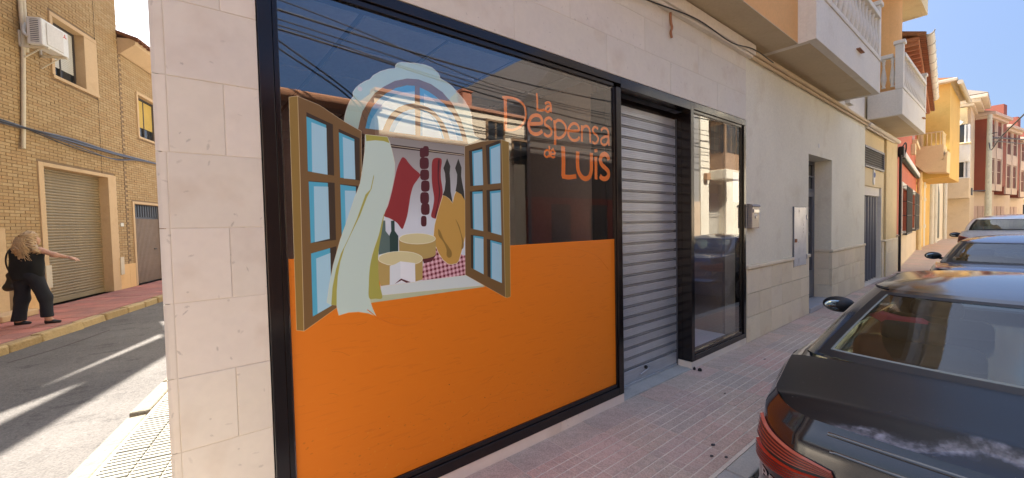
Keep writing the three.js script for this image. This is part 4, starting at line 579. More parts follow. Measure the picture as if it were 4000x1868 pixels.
{
  const b = thing('gabled_house', 'grey brown gabled house across the street with a dark red ground floor', 'building');
  const m = mat([0.10, 0.082, 0.07], { map: T.plaster });
  mesh(b, 'wall', poly([[7.63, 2.4], [13.0, 2.4], [13.0, 5.6], [10.3, 7.85], [7.63, 5.1]], 8).translate(0, 0, Z2), m);
  mesh(b, 'ground_floor', bx(7.63, 13.0, 0, 2.399, Z2 - 0.02, 14), mat([0.26, 0.06, 0.04], { map: T.plaster }));
  for (const x of [8.6, 10.4, 11.8]) mesh(b, 'shutter_door', bx(x, x + 0.8, 0, 2.2, Z2 - 0.06, Z2 - 0.021), mat([0.05, 0.05, 0.05], { roughness: 0.5 }));
  mesh(b, 'drainpipe', bar([7.72, 0, Z2 - 0.06], [7.72, 4.9, Z2 - 0.06], 0.05), M.darkSteel);
}
{
  const b = thing('corner_flats', 'grey rendered flats across the street', 'building');
  mesh(b, 'wall', bx(13.002, 17.75, 0, 6.6, Z2 + 0.05, 15), mat([0.30, 0.29, 0.27], { map: T.plaster }));
  mesh(b, 'base', bx(13.002, 17.75, 0, 2.45, Z2, Z2 + 0.049), mat([0.62, 0.48, 0.34], { map: T.plaster }));
}
{
  const b = thing('mirador_house', 'cream house across the street with a wooden enclosed balcony', 'building');
  const m = mat([0.80, 0.74, 0.60], { map: T.plaster });
  mesh(b, 'wall', [bx(17.752, 18.5, 0, 6.9, Z2 - 0.03, 15), bx(18.5, 20.3, 3.3, 6.9, Z2, 15), bx(20.3, 26, 0, 6.9, Z2, 15), bx(18.5, 20.3, 0, 3.3, Z2 + 0.4, 15)], m);
  mesh(b, 'mirador_base', rbx(18.6, 20.28, 3.43, 3.85, Z2 - 0.75, Z2, 0.02), m);
  mesh(b, 'mirador', [bx(18.64, 20.24, 3.85, 6.05, Z2 - 0.70, Z2)], mat([0.35, 0.22, 0.13], { map: T.grain }));
  for (let i = 0; i < 3; i++) { mesh(b, 'mirador_pane', bx(18.72 + i * 0.5, 19.14 + i * 0.5, 4.6, 5.8, Z2 - 0.72, Z2 - 0.705), M.glassDark); mesh(b, 'mirador_pane', bx(18.62, 18.635, 4.6, 5.8, Z2 - 0.62 + i * 0.2, Z2 - 0.46 + i * 0.2), M.glassDark); }
  mesh(b, 'mirador_roof', rbx(18.5, 20.36, 6.05, 6.25, Z2 - 0.85, Z2, 0.02), m);
  const g = part(b, 'lattice_gate');
  for (let i = 0; i < 16; i++) mesh(g, 'gate_bar', bar([18.52 + i * 0.11, 0, Z2 + 0.3], [18.52 + i * 0.11, 2.9, Z2 + 0.3], 0.016), M.steel);
  for (const y of [1.9, 2.2, 2.5, 2.85]) mesh(g, 'gate_bar', bar([18.5, y, Z2 + 0.29], [20.3, y, Z2 + 0.29], 0.016), M.steel);
  mesh(b, 'cable_box', rbx(18.0, 18.35, 3.4, 3.7, Z2 - 0.2, Z2 - 0.031, 0.02), mat([0.35, 0.2, 0.1]));
  for (const x of [22, 24]) { const w = part(b, 'window'); mesh(w, 'pane', bx(x, x + 1, 4.2, 6.1, Z2 - 0.02, Z2 - 0.01), M.glassDark); mesh(w, 'frame', bx(x - 0.08, x + 1.08, 4.12, 6.18, Z2 - 0.009, Z2 - 0.001), M.white); }
}
{
  const b = thing('long_terrace', 'long pale terrace of houses further along the opposite pavement', 'building');
  mesh(b, 'wall', [bx(26.002, 52, 0, 6.4, Z2 + 0.1, 15), bx(52, 85, 0, 7.2, Z2 + 2.5, 18)], tinted(M.beige, [1.05, 1.05, 1.05]));
  mesh(b, 'eave', [rbx(25.9, 52, 6.4, 6.6, Z2 - 0.2, 15, 0.03), rbx(52, 85, 7.2, 7.4, Z2 + 2.2, 18, 0.03)], M.terracotta);
  for (let i = 0; i < 12; i++) { const w = part(b, 'window'); mesh(w, 'pane', bx(27.5 + i * 2, 28.4 + i * 2, 3.9, 5.4, Z2 + 0.07, Z2 + 0.09), M.glassDark); }
}
{
  const b = thing('corner_block', 'plain ochre block across the side street junction', 'building');
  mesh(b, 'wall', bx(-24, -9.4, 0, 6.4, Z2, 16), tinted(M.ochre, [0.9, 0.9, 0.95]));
  mesh(b, 'roof', rbx(-24.2, -9.35, 6.4, 6.6, Z2 - 0.3, 16.2, 0.03), M.terracotta);
}
// overhead wires over the far pavement
const wireRuns = [[[-14, 6.2, 5.6], [1.46, 5.4, 5.8], [6.6, 5.25, 5.8], [19, 5.9, 5.9], 0.022], [[-14, 6.3, 5.5], [1.53, 5.57, 5.8], [6.58, 4.99, 5.8], [19, 5.4, 5.9], 0.012], [[-14, 5.9, 5.6], [1.45, 5.24, 5.8], [6.59, 4.92, 5.8], [19, 5.2, 5.95], 0.012], [[-14, 5.7, 5.6], [1.45, 5.14, 5.8], [4.52, 4.90, 5.8], [19, 4.9, 5.95], 0.012], [[-14, 5.5, 5.6], [1.44, 5.07, 5.8], [6.59, 4.71, 5.8], [19, 4.6, 5.95], 0.020], [[-6, 8.5, 5.2], [1.45, 4.87, 5.8], [2.66, 4.17, 5.8], [3.3, 3.95, 6.45], 0.016], [[-6, 8.1, 5.2], [1.44, 4.74, 5.8], [2.63, 4.09, 5.8], [3.2, 3.8, 6.45], 0.016]];
const wireSays = ['thick bundled black cable, topmost over the opposite pavement', 'thin black wire crossing the bundled cable overhead', 'second thin wire below the bundled cable', 'third thin wire below the bundled cable', 'thick black wire, lowest of the level runs', 'steep black wire dropping to the low house eave', 'lower of two steep wires dropping to the low house'];
wireRuns.forEach(([a, b, c, d, r], i) => { const t = thing('overhead_wire', wireSays[i], 'wire', [0, 0, 0], 0, 'overhead wires across the street'); mesh(t, 'strand', tube([a, b, c, d], r, 5, 48), M.black); });
[[[[43.7, 6.6, 0.9], [40, 5.7, 1.1], [34, 5.7, 1.6], [26, 5.9, 2.6]], 0.03, 'dark cable sagging from the concrete pole'], [[[43.7, 6.9, 0.9], [70, 9.5, 4.5], [80, 12, 8]], 0.05, 'dark cable climbing from the concrete pole across the street'], [[[43.7, 6.7, 0.95], [70, 8.6, 5], [80, 10, 9]], 0.035, 'second thinner cable from the concrete pole across the street']].forEach(([p, r, s]) => { const t = thing('street_cable', s, 'cable'); mesh(t, 'strand', tube(p, r, 5, 30), M.black); });
// ---------- brick houses over the side street ----------
const BR = Math.acos(0.364), BRICK_AT = [0.931 * -6.33, 0, 0.364 * -6.33];
const brickMats = [[0.48, 0.325, 0.155], [0.51, 0.345, 0.165], [0.45, 0.295, 0.135], [0.53, 0.37, 0.185], [0.485, 0.31, 0.14]].map((c) => mat(c, { map: T.concrete, bumpMap: T.concreteB, bs: 0.003 }));
const ochreTrim = mat([0.62, 0.43, 0.24], { map: T.plaster, bumpMap: T.plasterB, bs: 0.003 });
const brickGeo = uvm(rbx(-0.1205, 0.1205, -0.0285, 0.0285, -0.05, 0, 0.004));
function brickwork(b, a0, a1, y0, y1, holes, first) {          // first: how many of the best seen become bricks of their own
  const list = [];
  let row = 0;
  for (let y = y0; y < y1; y += 0.068, row++) for (let a = a0 + (row % 2 ? 0.128 : 0); a < a1; a += 0.255) {
    let l = a, r = a + 0.241; if (l > a1 - 0.05) continue; r = Math.min(r, a1 - 0.004);
    for (const h of holes) if (y + 0.062 > h[2] && y < h[3] && r > h[0] && l < h[1]) { if (l < h[0] - 0.04) r = Math.min(r, h[0] - 0.004); else if (r > h[1] + 0.04) l = Math.max(l, h[1] + 0.004); else r = l; }
    if (r - l > 0.03) list.push([(l + r) / 2, y + 0.034, (r - l) / 0.241]);
  }
  const near = list.map((q, i) => [Math.hypot(q[0] - 9.6, (q[1] - 1.6) * 0.9), i]).sort((p, q) => p[0] - q[0]).slice(0, first).map((q) => q[1]), own = new Set(near);
  const rest = list.filter((_, i) => !own.has(i));
  for (const i of near) { const q = list[i]; share(b, 'brick', brickGeo, brickMats[Math.floor(rnd() * 5)], [q[0], q[1], rr(-0.003, 0.003)], { s: [q[2], 1, 1] }); }
  const im = new THREE.InstancedMesh(brickGeo, mat([1, 1, 1], { map: T.concrete, bumpMap: T.concreteB, bs: 0.003 }), rest.length), m4 = new THREE.Matrix4();
  rest.forEach((q, k) => { im.setMatrixAt(k, m4.compose(V(q[0], q[1], rr(-0.003, 0.003)), new THREE.Quaternion(), V(q[2], 1, 1))); im.setColorAt(k, brickMats[Math.floor(rnd() * 5)].color); });
  im.name = 'brickwork'; im.userData.kind = 'stuff'; im.castShadow = im.receiveShadow = true; b.add(im);
}
{
  const b = thing('brick_house', 'yellow brick house with a brown roller garage and an air conditioner', 'building', BRICK_AT, BR);
  const holes = [[9.66, 12.41, 0, 3.23], [10.24, 11.87, 5.23, 6.76], [9.3, 9.66, -1, 0.66], [12.41, 12.87, -1, 0.69]];
  // mortar body with real openings
  const wz = [-0.3, -0.009];
  mesh(b, 'mortar_wall', [bx(2, 9.66, 0, 8.45, ...wz), bx(12.41, 12.868, 0, 8.45, ...wz), bx(9.66, 12.41, 3.23, 5.23, ...wz), bx(9.66, 10.24, 5.23, 6.76, ...wz), bx(11.87, 12.41, 5.23, 6.76, ...wz), bx(9.66, 12.41, 6.76, 8.45, ...wz)], M.mortar);
  mesh(b, 'body', [bx(2, 12.868, 3.3, 8.2, -8, -0.6), bx(2, 9.6, 0, 3.3, -8, -0.301), bx(12.45, 12.868, 0, 3.3, -8, -0.301), bx(9.6, 12.45, 0, 3.3, -8, -3)], M.mortar);
  brickwork(b, 5.2, 12.868, 0.70, 8.42, holes, 300);
  mesh(b, 'plinth', [bx(5, 8.6, 0, 0.68, -0.3, 0.02), bx(8.9, 9.655, 0, 0.68, -0.3, 0.02), bx(12.412, 12.866, 0, 0.70, -0.3, 0.02)], mat([0.78, 0.50, 0.22], { map: T.plaster }));
  mesh(b, 'pier', rbx(8.3, 8.68, 0, 1.75, -0.3, 0.06, 0.01), ochreTrim);
  mesh(b, 'pier_step', rbx(7.9, 8.75, 0, 0.12, 0.061, 0.45, 0.02), ochreTrim);
  // garage
  mesh(b, 'garage_surround', [rbx(9.662, 9.81, 0, 3.225, -0.42, 0.025, 0.006), rbx(12.06, 12.41, 0, 3.225, -0.42, 0.025, 0.006), rbx(9.81, 12.06, 3.14, 3.225, -0.42, 0.025, 0.006)], ochreTrim);
  const g = part(b, 'garage_shutter', 'closed brown metal roller shutter'), gm = mat([0.36, 0.27, 0.145], { map: T.grain, roughness: 0.5, metalness: 0.2 });
  const prof = [[-0.03, 0], [-0.012, 0.002], [-0.012, 0.012], [0.006, 0.018], [0.012, 0.038], [0.006, 0.06], [-0.012, 0.068], [-0.03, 0.068]], sg = uvm(poly(prof.map(([z, y]) => [-z, y]), 2.25).rotateY(Math.PI / 2));
  for (let k = 0; k < 44; k++) share(g, 'slat', sg, k % 4 ? gm : tinted(gm, [0.92, 0.95, 1]), [9.81, 0.13 + 0.0685 * k, -0.19]);
  mesh(g, 'bottom_bar', rbx(9.81, 12.06, 0.005, 0.128, -0.21, -0.17, 0.008), gm);
  for (const a of [9.66, 12.38]) mesh(b, 'wheel_guard', rbx(a, a + 0.17, 0.42, 0.92, 0.024, 0.05, 0.006), tinted(M.whiteDirty, [0.9, 0.8, 0.66]));
  mesh(b, 'doorbell', [rbx(12.52, 12.66, 1.80, 1.9, -0.01, 0.03, 0.004)], M.whiteDirty);
  // window with half-lowered blind
  mesh(b, 'window_surround', [rbx(10.242, 10.33, 5.31, 6.66, -0.24, 0.03, 0.006), rbx(11.38, 11.868, 5.31, 6.66, -0.24, 0.03, 0.006), rbx(10.242, 11.868, 6.662, 6.755, -0.24, 0.032, 0.006), rbx(10.242, 11.868, 5.235, 5.308, -0.24, 0.05, 0.006)], ochreTrim);
  windowUnit(b, 10.33, 11.38, 5.31, 6.66, -0.17, { frame: mat([0.06, 0.05, 0.045]), blind: 5.62, blindMat: tinted(M.whiteDirty, [0.9, 0.9, 0.92]), label: 'window with a pale half-lowered blind' });
  mesh(b, 'service_pipe', [tube([[9.40, 8.4, 0.05], [9.40, 6.4, 0.05], [9.42, 5.9, 0.05], [9.37, 4.8, 0.04], [9.30, 3.9, 0.04], [9.23, 3.42, 0.06]], 0.035, 8, 40), bar([9.46, 8.4, 0.05], [9.48, 5.5, 0.05], 0.045, 8)], tinted(M.whiteDirty, [1, 0.9, 0.74]));
  mesh(b, 'joint_strip', [bx(11.86, 11.872, 3.24, 5.22, -0.008, 0.004), bx(11.86, 11.872, 6.77, 8.42, -0.008, 0.004)], tinted(M.mortar, [0.5, 0.5, 0.5]));
  // added unseen roof screen, slots shaped to throw sun strips on the road
  const scr = part(b, 'added_shade_screen', 'added unseen roof screen slotted to cast sun strips on the road');
  mesh(scr, 'canvas', poly([[3, 8.44], [12.86, 8.44], [12.86, 10.7], [3, 10.7]], 0.03, [[[9.8, 8.58], [12.75, 8.85], [12.75, 9.28], [9.8, 8.62]], [[8.0, 8.72], [9.5, 8.95], [10.8, 9.58], [10.8, 9.62], [9.5, 9.5], [8.0, 9.28]]]).translate(0, 0, -0.06), M.whiteDirty);  // invented sheet; outline and holes set the shadow edge and light strips
  for (const a of [3.2, 7.7, 12.8]) mesh(scr, 'shade_screen_post', bar([a, 8.0, -0.1], [a, 10.7, -0.1], 0.03), M.steel);
}
{
  const b = thing('brick_house', 'lower yellow brick house with a tiled eave and ribbed metal door', 'building', BRICK_AT, BR);
  const holes = [[13.17, 15.0, -1, 2.57], [13.68, 14.95, 4.55, 6.0]], wz = [-0.3, -0.009];
  mesh(b, 'mortar_wall', [bx(12.872, 13.17, 0, 6.85, ...wz), bx(13.17, 22, 2.57, 4.55, ...wz), bx(13.17, 13.68, 4.55, 6.85, ...wz), bx(14.95, 22, 4.55, 6.85, ...wz), bx(13.68, 14.95, 6.0, 6.85, ...wz), bx(15.0, 22, 0, 2.57, ...wz)], M.mortar);
  mesh(b, 'body', bx(12.88, 22, 0, 6.8, -8, -0.6), M.mortar);
  brickwork(b, 12.872, 16, 0.7, 6.82, holes, 0);
  mesh(b, 'plinth', bx(12.87, 13.168, 0, 0.70, -0.3, 0.02), mat([0.78, 0.50, 0.22], { map: T.plaster }));
  mesh(b, 'door_surround', [rbx(13.172, 13.27, 0, 2.565, -0.2, 0.025, 0.006), rbx(13.272, 15, 2.49, 2.565, -0.2, 0.025, 0.006)], ochreTrim);
  const d = part(b, 'ribbed_door', 'brown ribbed metal door with a transom'), dm = mat([0.24, 0.17, 0.12], { roughness: 0.5, map: T.grain });
  for (let k = 0; k < 22; k++) mesh(d, 'door_rib', rbx(13.28 + k * 0.075, 13.28 + k * 0.075 + 0.06, 0.02, 2.05, -0.14, -0.10, 0.015), dm);
  mesh(d, 'door_back', bx(13.27, 15, 0, 2.49, -0.2, -0.145), M.darkSteel);
  for (let k = 0; k < 12; k++) mesh(d, 'transom_bar', rbx(13.3 + k * 0.14, 13.38 + k * 0.14, 2.1, 2.48, -0.15, -0.11, 0.015), M.darkSteel);
  mesh(d, 'door_handle', bar([14.5, 1.06, -0.07], [14.62, 1.06, -0.07], 0.018), M.black);
  mesh(b, 'window_surround', [rbx(13.682, 13.77, 4.62, 5.91, -0.2, 0.03, 0.006), rbx(13.682, 14.95, 5.912, 5.998, -0.2, 0.032, 0.006), rbx(13.682, 14.95, 4.552, 4.618, -0.2, 0.04, 0.006)], ochreTrim);
  windowUnit(b, 13.77, 14.95, 4.62, 5.91, -0.12, { frame: mat([0.06, 0.05, 0.045]), blind: 4.98, blindMat: mat([0.62, 0.42, 0.10], { map: T.fine }), label: 'window with a yellow blind' });
  mesh(b, 'eave_board', [poly([[0, 6.83], [0.05, 6.83], [0.42, 7.12], [0.42, 7.28], [0, 7.28]].map(([z, y]) => [-z, y]), 9.1).rotateY(Math.PI / 2).translate(12.872, 0, 0)], ochreTrim);
  tileRoof(b, 12.9, 22, 7.36, 0.5, -6, 2.2, tinted(M.terracotta, [0.6, 0.55, 0.55]));
  mesh(b, 'joint_strip', bx(12.856, 12.888, 0.7, 6.84, -0.005, 0.006), tinted(M.mortar, [1.1, 1.1, 1.1]));
}
{ // air conditioner
  const a = thing('air_conditioner', 'white outdoor air conditioner on a wall bracket beside the blind', 'air conditioner', BRICK_AT, BR);
  const z0 = 0.2, z1 = 0.45, x0 = 9.27, x1 = 10.05, y0 = 5.62, y1 = 6.18;
  mesh(a, 'casing', rbx(x0, x1, y0, y1, z0, z1, 0.02, 2), M.white);
  mesh(a, 'front_panel', rbx(x0 + 0.12, x0 + 0.6, y0 + 0.05, y1 - 0.05, z1, z1 + 0.015, 0.05, 3), tinted(M.white, [0.9, 0.86, 0.82]));
  mesh(a, 'side_grille', bx(x0 - 0.004, x0 - 0.001, y0 + 0.05, y1 - 0.04, z0 + 0.06, z1 - 0.05), M.greySteel);
  for (let k = 0; k < 13; k++) mesh(a, 'grille_fin', rbx(x0 - 0.018, x0 - 0.005, y0 + 0.06 + k * 0.039, y0 + 0.078 + k * 0.039, z0 + 0.06, z1 - 0.05, 0.004), M.white);
  mesh(a, 'badge', [0, 1, 2].map((k) => poly([[0, 0], [0.017, 0.03], [0, 0.06], [-0.017, 0.03]], 0.003).rotateZ(k * 2.094)).map((g) => g.translate(x1 - 0.11, y1 - 0.12, z1)), mat([0.6, 0.08, 0.08]));
  for (const x of [x0 + 0.1, x1 - 0.14]) mesh(a, 'bracket', [bx(x, x + 0.045, y0 - 0.05, y0 - 0.004, 0.0, z1 + 0.03), bx(x, x + 0.045, y0 - 0.05, y0 + 0.3, 0.0, 0.03), bar([x + 0.02, y0 - 0.03, z1 - 0.08], [x + 0.02, y0 - 0.3, 0.02], 0.015)], tinted(M.whiteDirty, [1, 0.92, 0.8]));
  mesh(a, 'hose', tube([[9.44, 6.1, 0.07], [9.36, 5.9, 0.1], [9.3, 5.8, 0.17], [9.28, 5.76, 0.24]], 0.03, 8), M.whiteDirty);
}
{ // cable bundle along the brick fronts
  const c = thing('cable_bundle', 'sagging bundle of grey black cables along the brick house fronts', 'cable', BRICK_AT, BR);
  for (let k = 0; k < 5; k++) mesh(c, 'cable', tube([[5, 3.9, 0.06], [8.8, 3.84 + k * 0.014, 0.07 + 0.02 * (k % 2)], [10.6, 3.90 - 0.03 * k + (k === 3 ? -0.1 : 0), 0.08], [12.2, 3.86 - 0.02 * k + (k > 2 ? -0.12 : 0), 0.08 + 0.01 * k], [13.4, 3.88 - 0.015 * k, 0.07], [15.5, 3.9, 0.07], [20, 3.95, 0.07]], k < 3 ? 0.022 : 0.012, 6, 60), k % 2 ? M.black : mat([0.09, 0.10, 0.14], { roughness: 0.5 }));
}
{ // pavement by the brick houses
  const walk = structure('brick_side_pavement', 'reddish tiled pavement with a rough ochre kerb by the brick houses');
  walk.position.set(...BRICK_AT); walk.rotation.y = BR;
  mesh(walk, 'bedding', bx(-2, 30, -0.2, -0.01, 0.021, 1.7), mat([0.30, 0.16, 0.12], { map: T.concrete }));
  const t = [0, 1, 2].map((k) => uvm(rbx(-0.197, 0.197, -0.02, 0, -0.197, 0.197, 0.004).translate(k * 0.7, 0, k)).translate(-k * 0.7, 0, -k)), tm = [[1, 1, 1], [0.86, 0.86, 0.9], [1.1, 1.05, 1.05]].map((k) => tinted(M.paverRed, k));
  for (let i = 0; i < 34; i++) for (let j = 0; j < 4; j++) share(walk, 'paving_tile', t[Math.floor(rnd() * 3)], tm[Math.floor(rnd() * 3)], [4.2 + i * 0.4, rr(-0.004, 0.003), 0.22 + j * 0.4]);
  let x = 1;
  while (x < 22) {
    const L = rr(0.5, 1.1), k = uvm(rbx(0, L - 0.02, -0.2, 0.02, -0.08, 0.08, 0.03, 4)), p = k.attributes.position;
    for (let q = 0; q < p.count; q++) { const a = p.getX(q), b = p.getY(q), c = p.getZ(q); p.setXYZ(q, a, b + 0.05 * (vnoise(a * 6 + x * 3, c * 9, 64, 6) - 0.5), c + 0.07 * (vnoise(a * 5 + x, b * 9 + 3, 64, 7) - 0.5)); }
    k.computeVertexNormals();
    share(walk, 'kerb_stone', k, rnd() < 0.5 ? M.kerbOchre : tinted(M.kerbOchre, [0.85, 0.82, 0.78]), [x, rr(-0.02, 0.005), 1.79], { ry: rr(-0.02, 0.02) });
    x += L;
  }
}
{ // patch and crack in the side road
  const c = new THREE.Mesh(uvm(tube([[-1.9, -0.12, -6.4], [-1.55, -0.12, -6.9], [-1.3, -0.12, -7.4], [-1.05, -0.12, -8.0]], 0.02, 5, 24).scale(1, 0.2, 1).translate(0, -0.096, 0)), crackMat);
  c.name = 'road_crack'; c.userData = { kind: 'structure', label: 'dark tar-filled crack in the side road', category: 'crack' }; scene.add(c);
}
// ---------- cars ----------
const font = await new FontLoader().loadAsync('fonts/droid/droid_sans_bold.typeface.json');
const sstep = (a, b, x) => { const t = Math.min(1, Math.max(0, (x - a) / (b - a))); return t * t * (3 - 2 * t); };
const lerpTable = (tb, x) => { if (x <= tb[0][0]) return tb[0][1]; for (let i = 1; i < tb.length; i++) if (x <= tb[i][0]) { const [a, p] = tb[i - 1], [b, q] = tb[i], t = (x - a) / (b - a); return p + (q - p) * (t * t * (3 - 2 * t) * 0.5 + t * 0.5); } return tb[tb.length - 1][1]; };
// half outline of a rounded rectangle seen from above: s 0 tail middle, 1 nose middle
function plan(s, uR, uF, w, rR, rF, bow) {
  let u, v;
  if (s < 0.28) { v = (w - rR) * s / 0.28; u = uR; }
  else if (s < 0.40) { const a = (s - 0.28) / 0.12 * Math.PI / 2; v = w - rR + rR * Math.sin(a); u = uR + rR - rR * Math.cos(a); }
  else if (s < 0.72) { v = w; u = uR + rR + (uF - rF - uR - rR) * (s - 0.40) / 0.32; }
  else if (s < 0.82) { const a = (s - 0.72) / 0.10 * Math.PI / 2; v = w - rF + rF * Math.cos(a); u = uF - rF + rF * Math.sin(a); }
  else { v = (w - rF) * (1 - (s - 0.82) / 0.18); u = uF; }
  const q = v / w;
  return [u + (s < 0.45 ? bow * q * q : s > 0.72 ? -bow * 1.6 * q * q : 0), v];
}
function patch(fn, s0, s1, ns, t0, t1, nt, off = 0, side = 0, shape) {   // side -1 kerb side, 1 road side, 0 both
  const out = [];
  for (const sg of side ? [side] : [-1, 1]) {
    const pos = [], uv = [], idx = [];
    for (let j = 0; j <= nt; j++) for (let i = 0; i <= ns; i++) {
      let s = s0 + (s1 - s0) * i / ns, t = t0 + (t1 - t0) * j / nt, o = typeof off === 'function' ? off(i / ns, j / nt) : off;
      if (shape) [s, t] = shape(i / ns, j / nt);
      const p = fn(s, t); 
      if (o) { const e = 1e-3, a = fn(Math.min(1, s + e), t), b = fn(Math.max(0, s - e), t), c = fn(s, t + e), d = fn(s, t - e); const n = V(a[0] - b[0], a[1] - b[1], a[2] - b[2]).cross(V(c[0] - d[0], c[1] - d[1], c[2] - d[2])).normalize(); if (n.x * (p[0] - 2.2) + n.z * p[2] * 2 + n.y < 0) n.negate(); p[0] += n.x * o; p[1] += n.y * o; p[2] += n.z * o; }
      pos.push(p[0], p[1], p[2] * sg); uv.push(p[0] + p[2] * 0.3, p[2] * sg + p[1]);
    }
    const W = ns + 1;
    for (let j = 0; j < nt; j++) for (let i = 0; i < ns; i++) { const a = j * W + i, b = a + 1, c = a + W, d = c + 1; if (sg > 0) idx.push(a, c, b, b, c, d); else idx.push(a, b, c, b, d, c); }
    const g = new THREE.BufferGeometry(); g.setAttribute('position', new THREE.Float32BufferAttribute(pos, 3)); g.setAttribute('uv', new THREE.Float32BufferAttribute(uv, 2)); g.setIndex(idx); g.computeVertexNormals();
    out.push(g.toNonIndexed());
  }
  return out.length > 1 ? mergeGeometries(out) : out[0];
}
function makeCar(o) {
  const car = thing('parked_car', o.label, 'car', o.at, 0, 'cars parked nose to tail along the kerb');
  const { L, W, H, paint, lid } = o, w = W / 2, K = { keep: 1 };
  const ysh = (u) => lerpTable(o.shoulder, u);
  const lev = [[0, 0.07, 0.1], [0.08, 0.02, 0.03], [0.3, 0, 0], [0.43, 0, 0.0], [0.455, 0.012, 0.05], [0.7, 0.012, 0.07], [0.9, 0.035, 0.085], [1, 0.085, 0.115]];
  const body = (s, t) => {
    const dw = lerpTable(lev.map((q) => [q[0], q[1]]), t), du = lerpTable(lev.map((q) => [q[0], q[2]]), t);
    const [u, v] = plan(s, du + (o.tail || 0) * t, L - du * 0.8 - 0.12 * t, w - dw, 0.27 - du * 0.5, 0.34, 0.035);
    return [u, 0.2 + (ysh(u) - 0.2) * t, v * (1 - (o.taper ?? 0.1) * (1 - sstep(-0.3, 1.3, u)))];
  };
  // wheel arches are cut by leaving the shell out where the wheels turn
  const wheels = o.wheels, R = 0.31;
  const shell = patch(body, 0, 1, 150, 0.0, 1, 46), pos = shell.attributes.position, keep = [];
  for (let i = 0; i < pos.count; i += 3) { const x = (pos.getX(i) + pos.getX(i + 1) + pos.getX(i + 2)) / 3, y = (pos.getY(i) + pos.getY(i + 1) + pos.getY(i + 2)) / 3, z = Math.abs(pos.getZ(i)); if (z > w * 0.8 && wheels.some((u) => Math.hypot(x - u, y - 0.3) < 0.365)) continue; keep.push(i, i + 1, i + 2); }
  const sh = new THREE.BufferGeometry(); for (const k of ['position', 'normal', 'uv']) { const a = shell.attributes[k], n = a.itemSize, d = new Float32Array(keep.length * n); keep.forEach((q, i) => { for (let c = 0; c < n; c++) d[i * n + c] = a.array[q * n + c]; }); sh.setAttribute(k, new THREE.BufferAttribute(d, n)); }
  mesh(car, 'body', sh, paint, K);
  // deck over boot and bonnet
  const edge = []; for (let i = 0; i <= 400; i++) edge.push(body(i / 400, 1));
  const wAt = (u) => { let best = 0; for (let i = 1; i < edge.length; i++) { const [a, , p] = edge[i - 1], [b, , q] = edge[i]; if ((u - a) * (u - b) <= 0 && a !== b) best = Math.max(best, p + (q - p) * (u - a) / (b - a)); } return best; };
  const u0 = edge[0][0], u1 = edge[400][0];
  const deck = (a, b, n, lift) => {
    const ps = [], ux = [], ix = [], m = 24;
    for (let i = 0; i <= n; i++) { const u = a + (b - a) * Math.pow(i / n, lift && a < 1 ? 1.9 : 1), ww = Math.max(wAt(u), u <= u0 + 0.002 ? edge.filter((e) => e[0] <= u0 + 0.003).reduce((q, e) => Math.max(q, e[2]), 0) : 0); for (let j = 0; j <= m; j++) { const f = -1 + 2 * j / m, c = 1 - f * f; ps.push(u, ysh(u) + 0.03 * Math.pow(c, 0.6) * sstep(u0, u0 + 0.16, u) * (1 - sstep(u1 - 0.2, u1, u)) + (lift ? lift(u, f) : 0), f * ww); ux.push(u, f * ww); } }
    for (let i = 0; i < n; i++) for (let j = 0; j < m; j++) { const p = i * (m + 1) + j; ix.push(p, p + 1, p + m + 1, p + 1, p + m + 2, p + m + 1); }
    const g = new THREE.BufferGeometry(); g.setAttribute('position', new THREE.Float32BufferAttribute(ps, 3)); g.setAttribute('uv', new THREE.Float32BufferAttribute(ux, 2)); g.setIndex(ix); g.computeVertexNormals(); return g.toNonIndexed();
  };
  const { g0, g1, r0, r1, wb, wr, yr, roofUp } = o;
  mesh(car, 'boot_lid', deck(u0, g0 + 0.06, 44, o.lip || (() => 0)), lid || paint, K);
  mesh(car, 'bonnet', deck(g1 - 0.1, u1, 24), paint, K);
  mesh(car, 'parcel_shelf', deck(g0 + 0.065, g1 - 0.105, 4, (u, f) => -0.06 * (1 - sstep(0.80, 0.90, Math.abs(f)))), paint, K);
  // greenhouse
  const gh = (s, t) => {
    const e = t, uR = g0 + (r0 - g0) * e, uF = g1 + (r1 - g1) * e, hw = wb + (wr - wb) * e + 0.02 * Math.sin(Math.PI * e);
    const [u, v] = plan(s, uR - 0.03 * Math.sin(Math.PI * e), uF + 0.04 * Math.sin(Math.PI * e), hw, 0.2 - 0.04 * e, 0.2, 0.1);
    const yb = ysh(u) + 0.012;
    return [u, yb + (yr - yb) * e, v];
  };
  const sA = o.sA || 0.312, sB = o.sB || 0.332, glass = o.glass || M.carGlass;
  // pillars and rails in paint
  mesh(car, 'pillar', [patch(gh, 0, 1, 90, 0.955, 1, 2), patch(gh, sB, 0.425, 16, 0.0, 0.955, 12), patch(gh, 0.72, 0.80, 12, 0, 0.955, 12), patch(gh, 0, 1, 90, 0, 0.03, 1)], paint, K);
  mesh(car, 'pillar', [patch(gh, 0.56, 0.577, 2, 0.03, 0.955, 6)], M.black, K);
  mesh(car, 'rear_window', patch(gh, 0, sB, 24, 0.03, 0.955, 14), glass, K);
  mesh(car, 'window_border', [patch(gh, 0, sB, 20, 0.03, 0.115, 2, 0.002), patch(gh, sA, sB, 6, 0.115, 0.955, 10, 0.002), patch(gh, 0, sA, 20, 0.92, 0.955, 2, 0.002)], M.black, K);
  if (o.trim) mesh(car, 'rear_window_trim', [patch(gh, 0, sA, 20, 0.115, 0.135, 2, 0.0015), patch(gh, sA - 0.005, sA, 2, 0.135, 0.92, 10, 0.0015)], o.trim, K);
  mesh(car, 'side_window', [patch(gh, 0.43, 0.56, 12, 0.03, 0.955, 8), patch(gh, 0.577, 0.72, 12, 0.03, 0.955, 8)], glass, K);
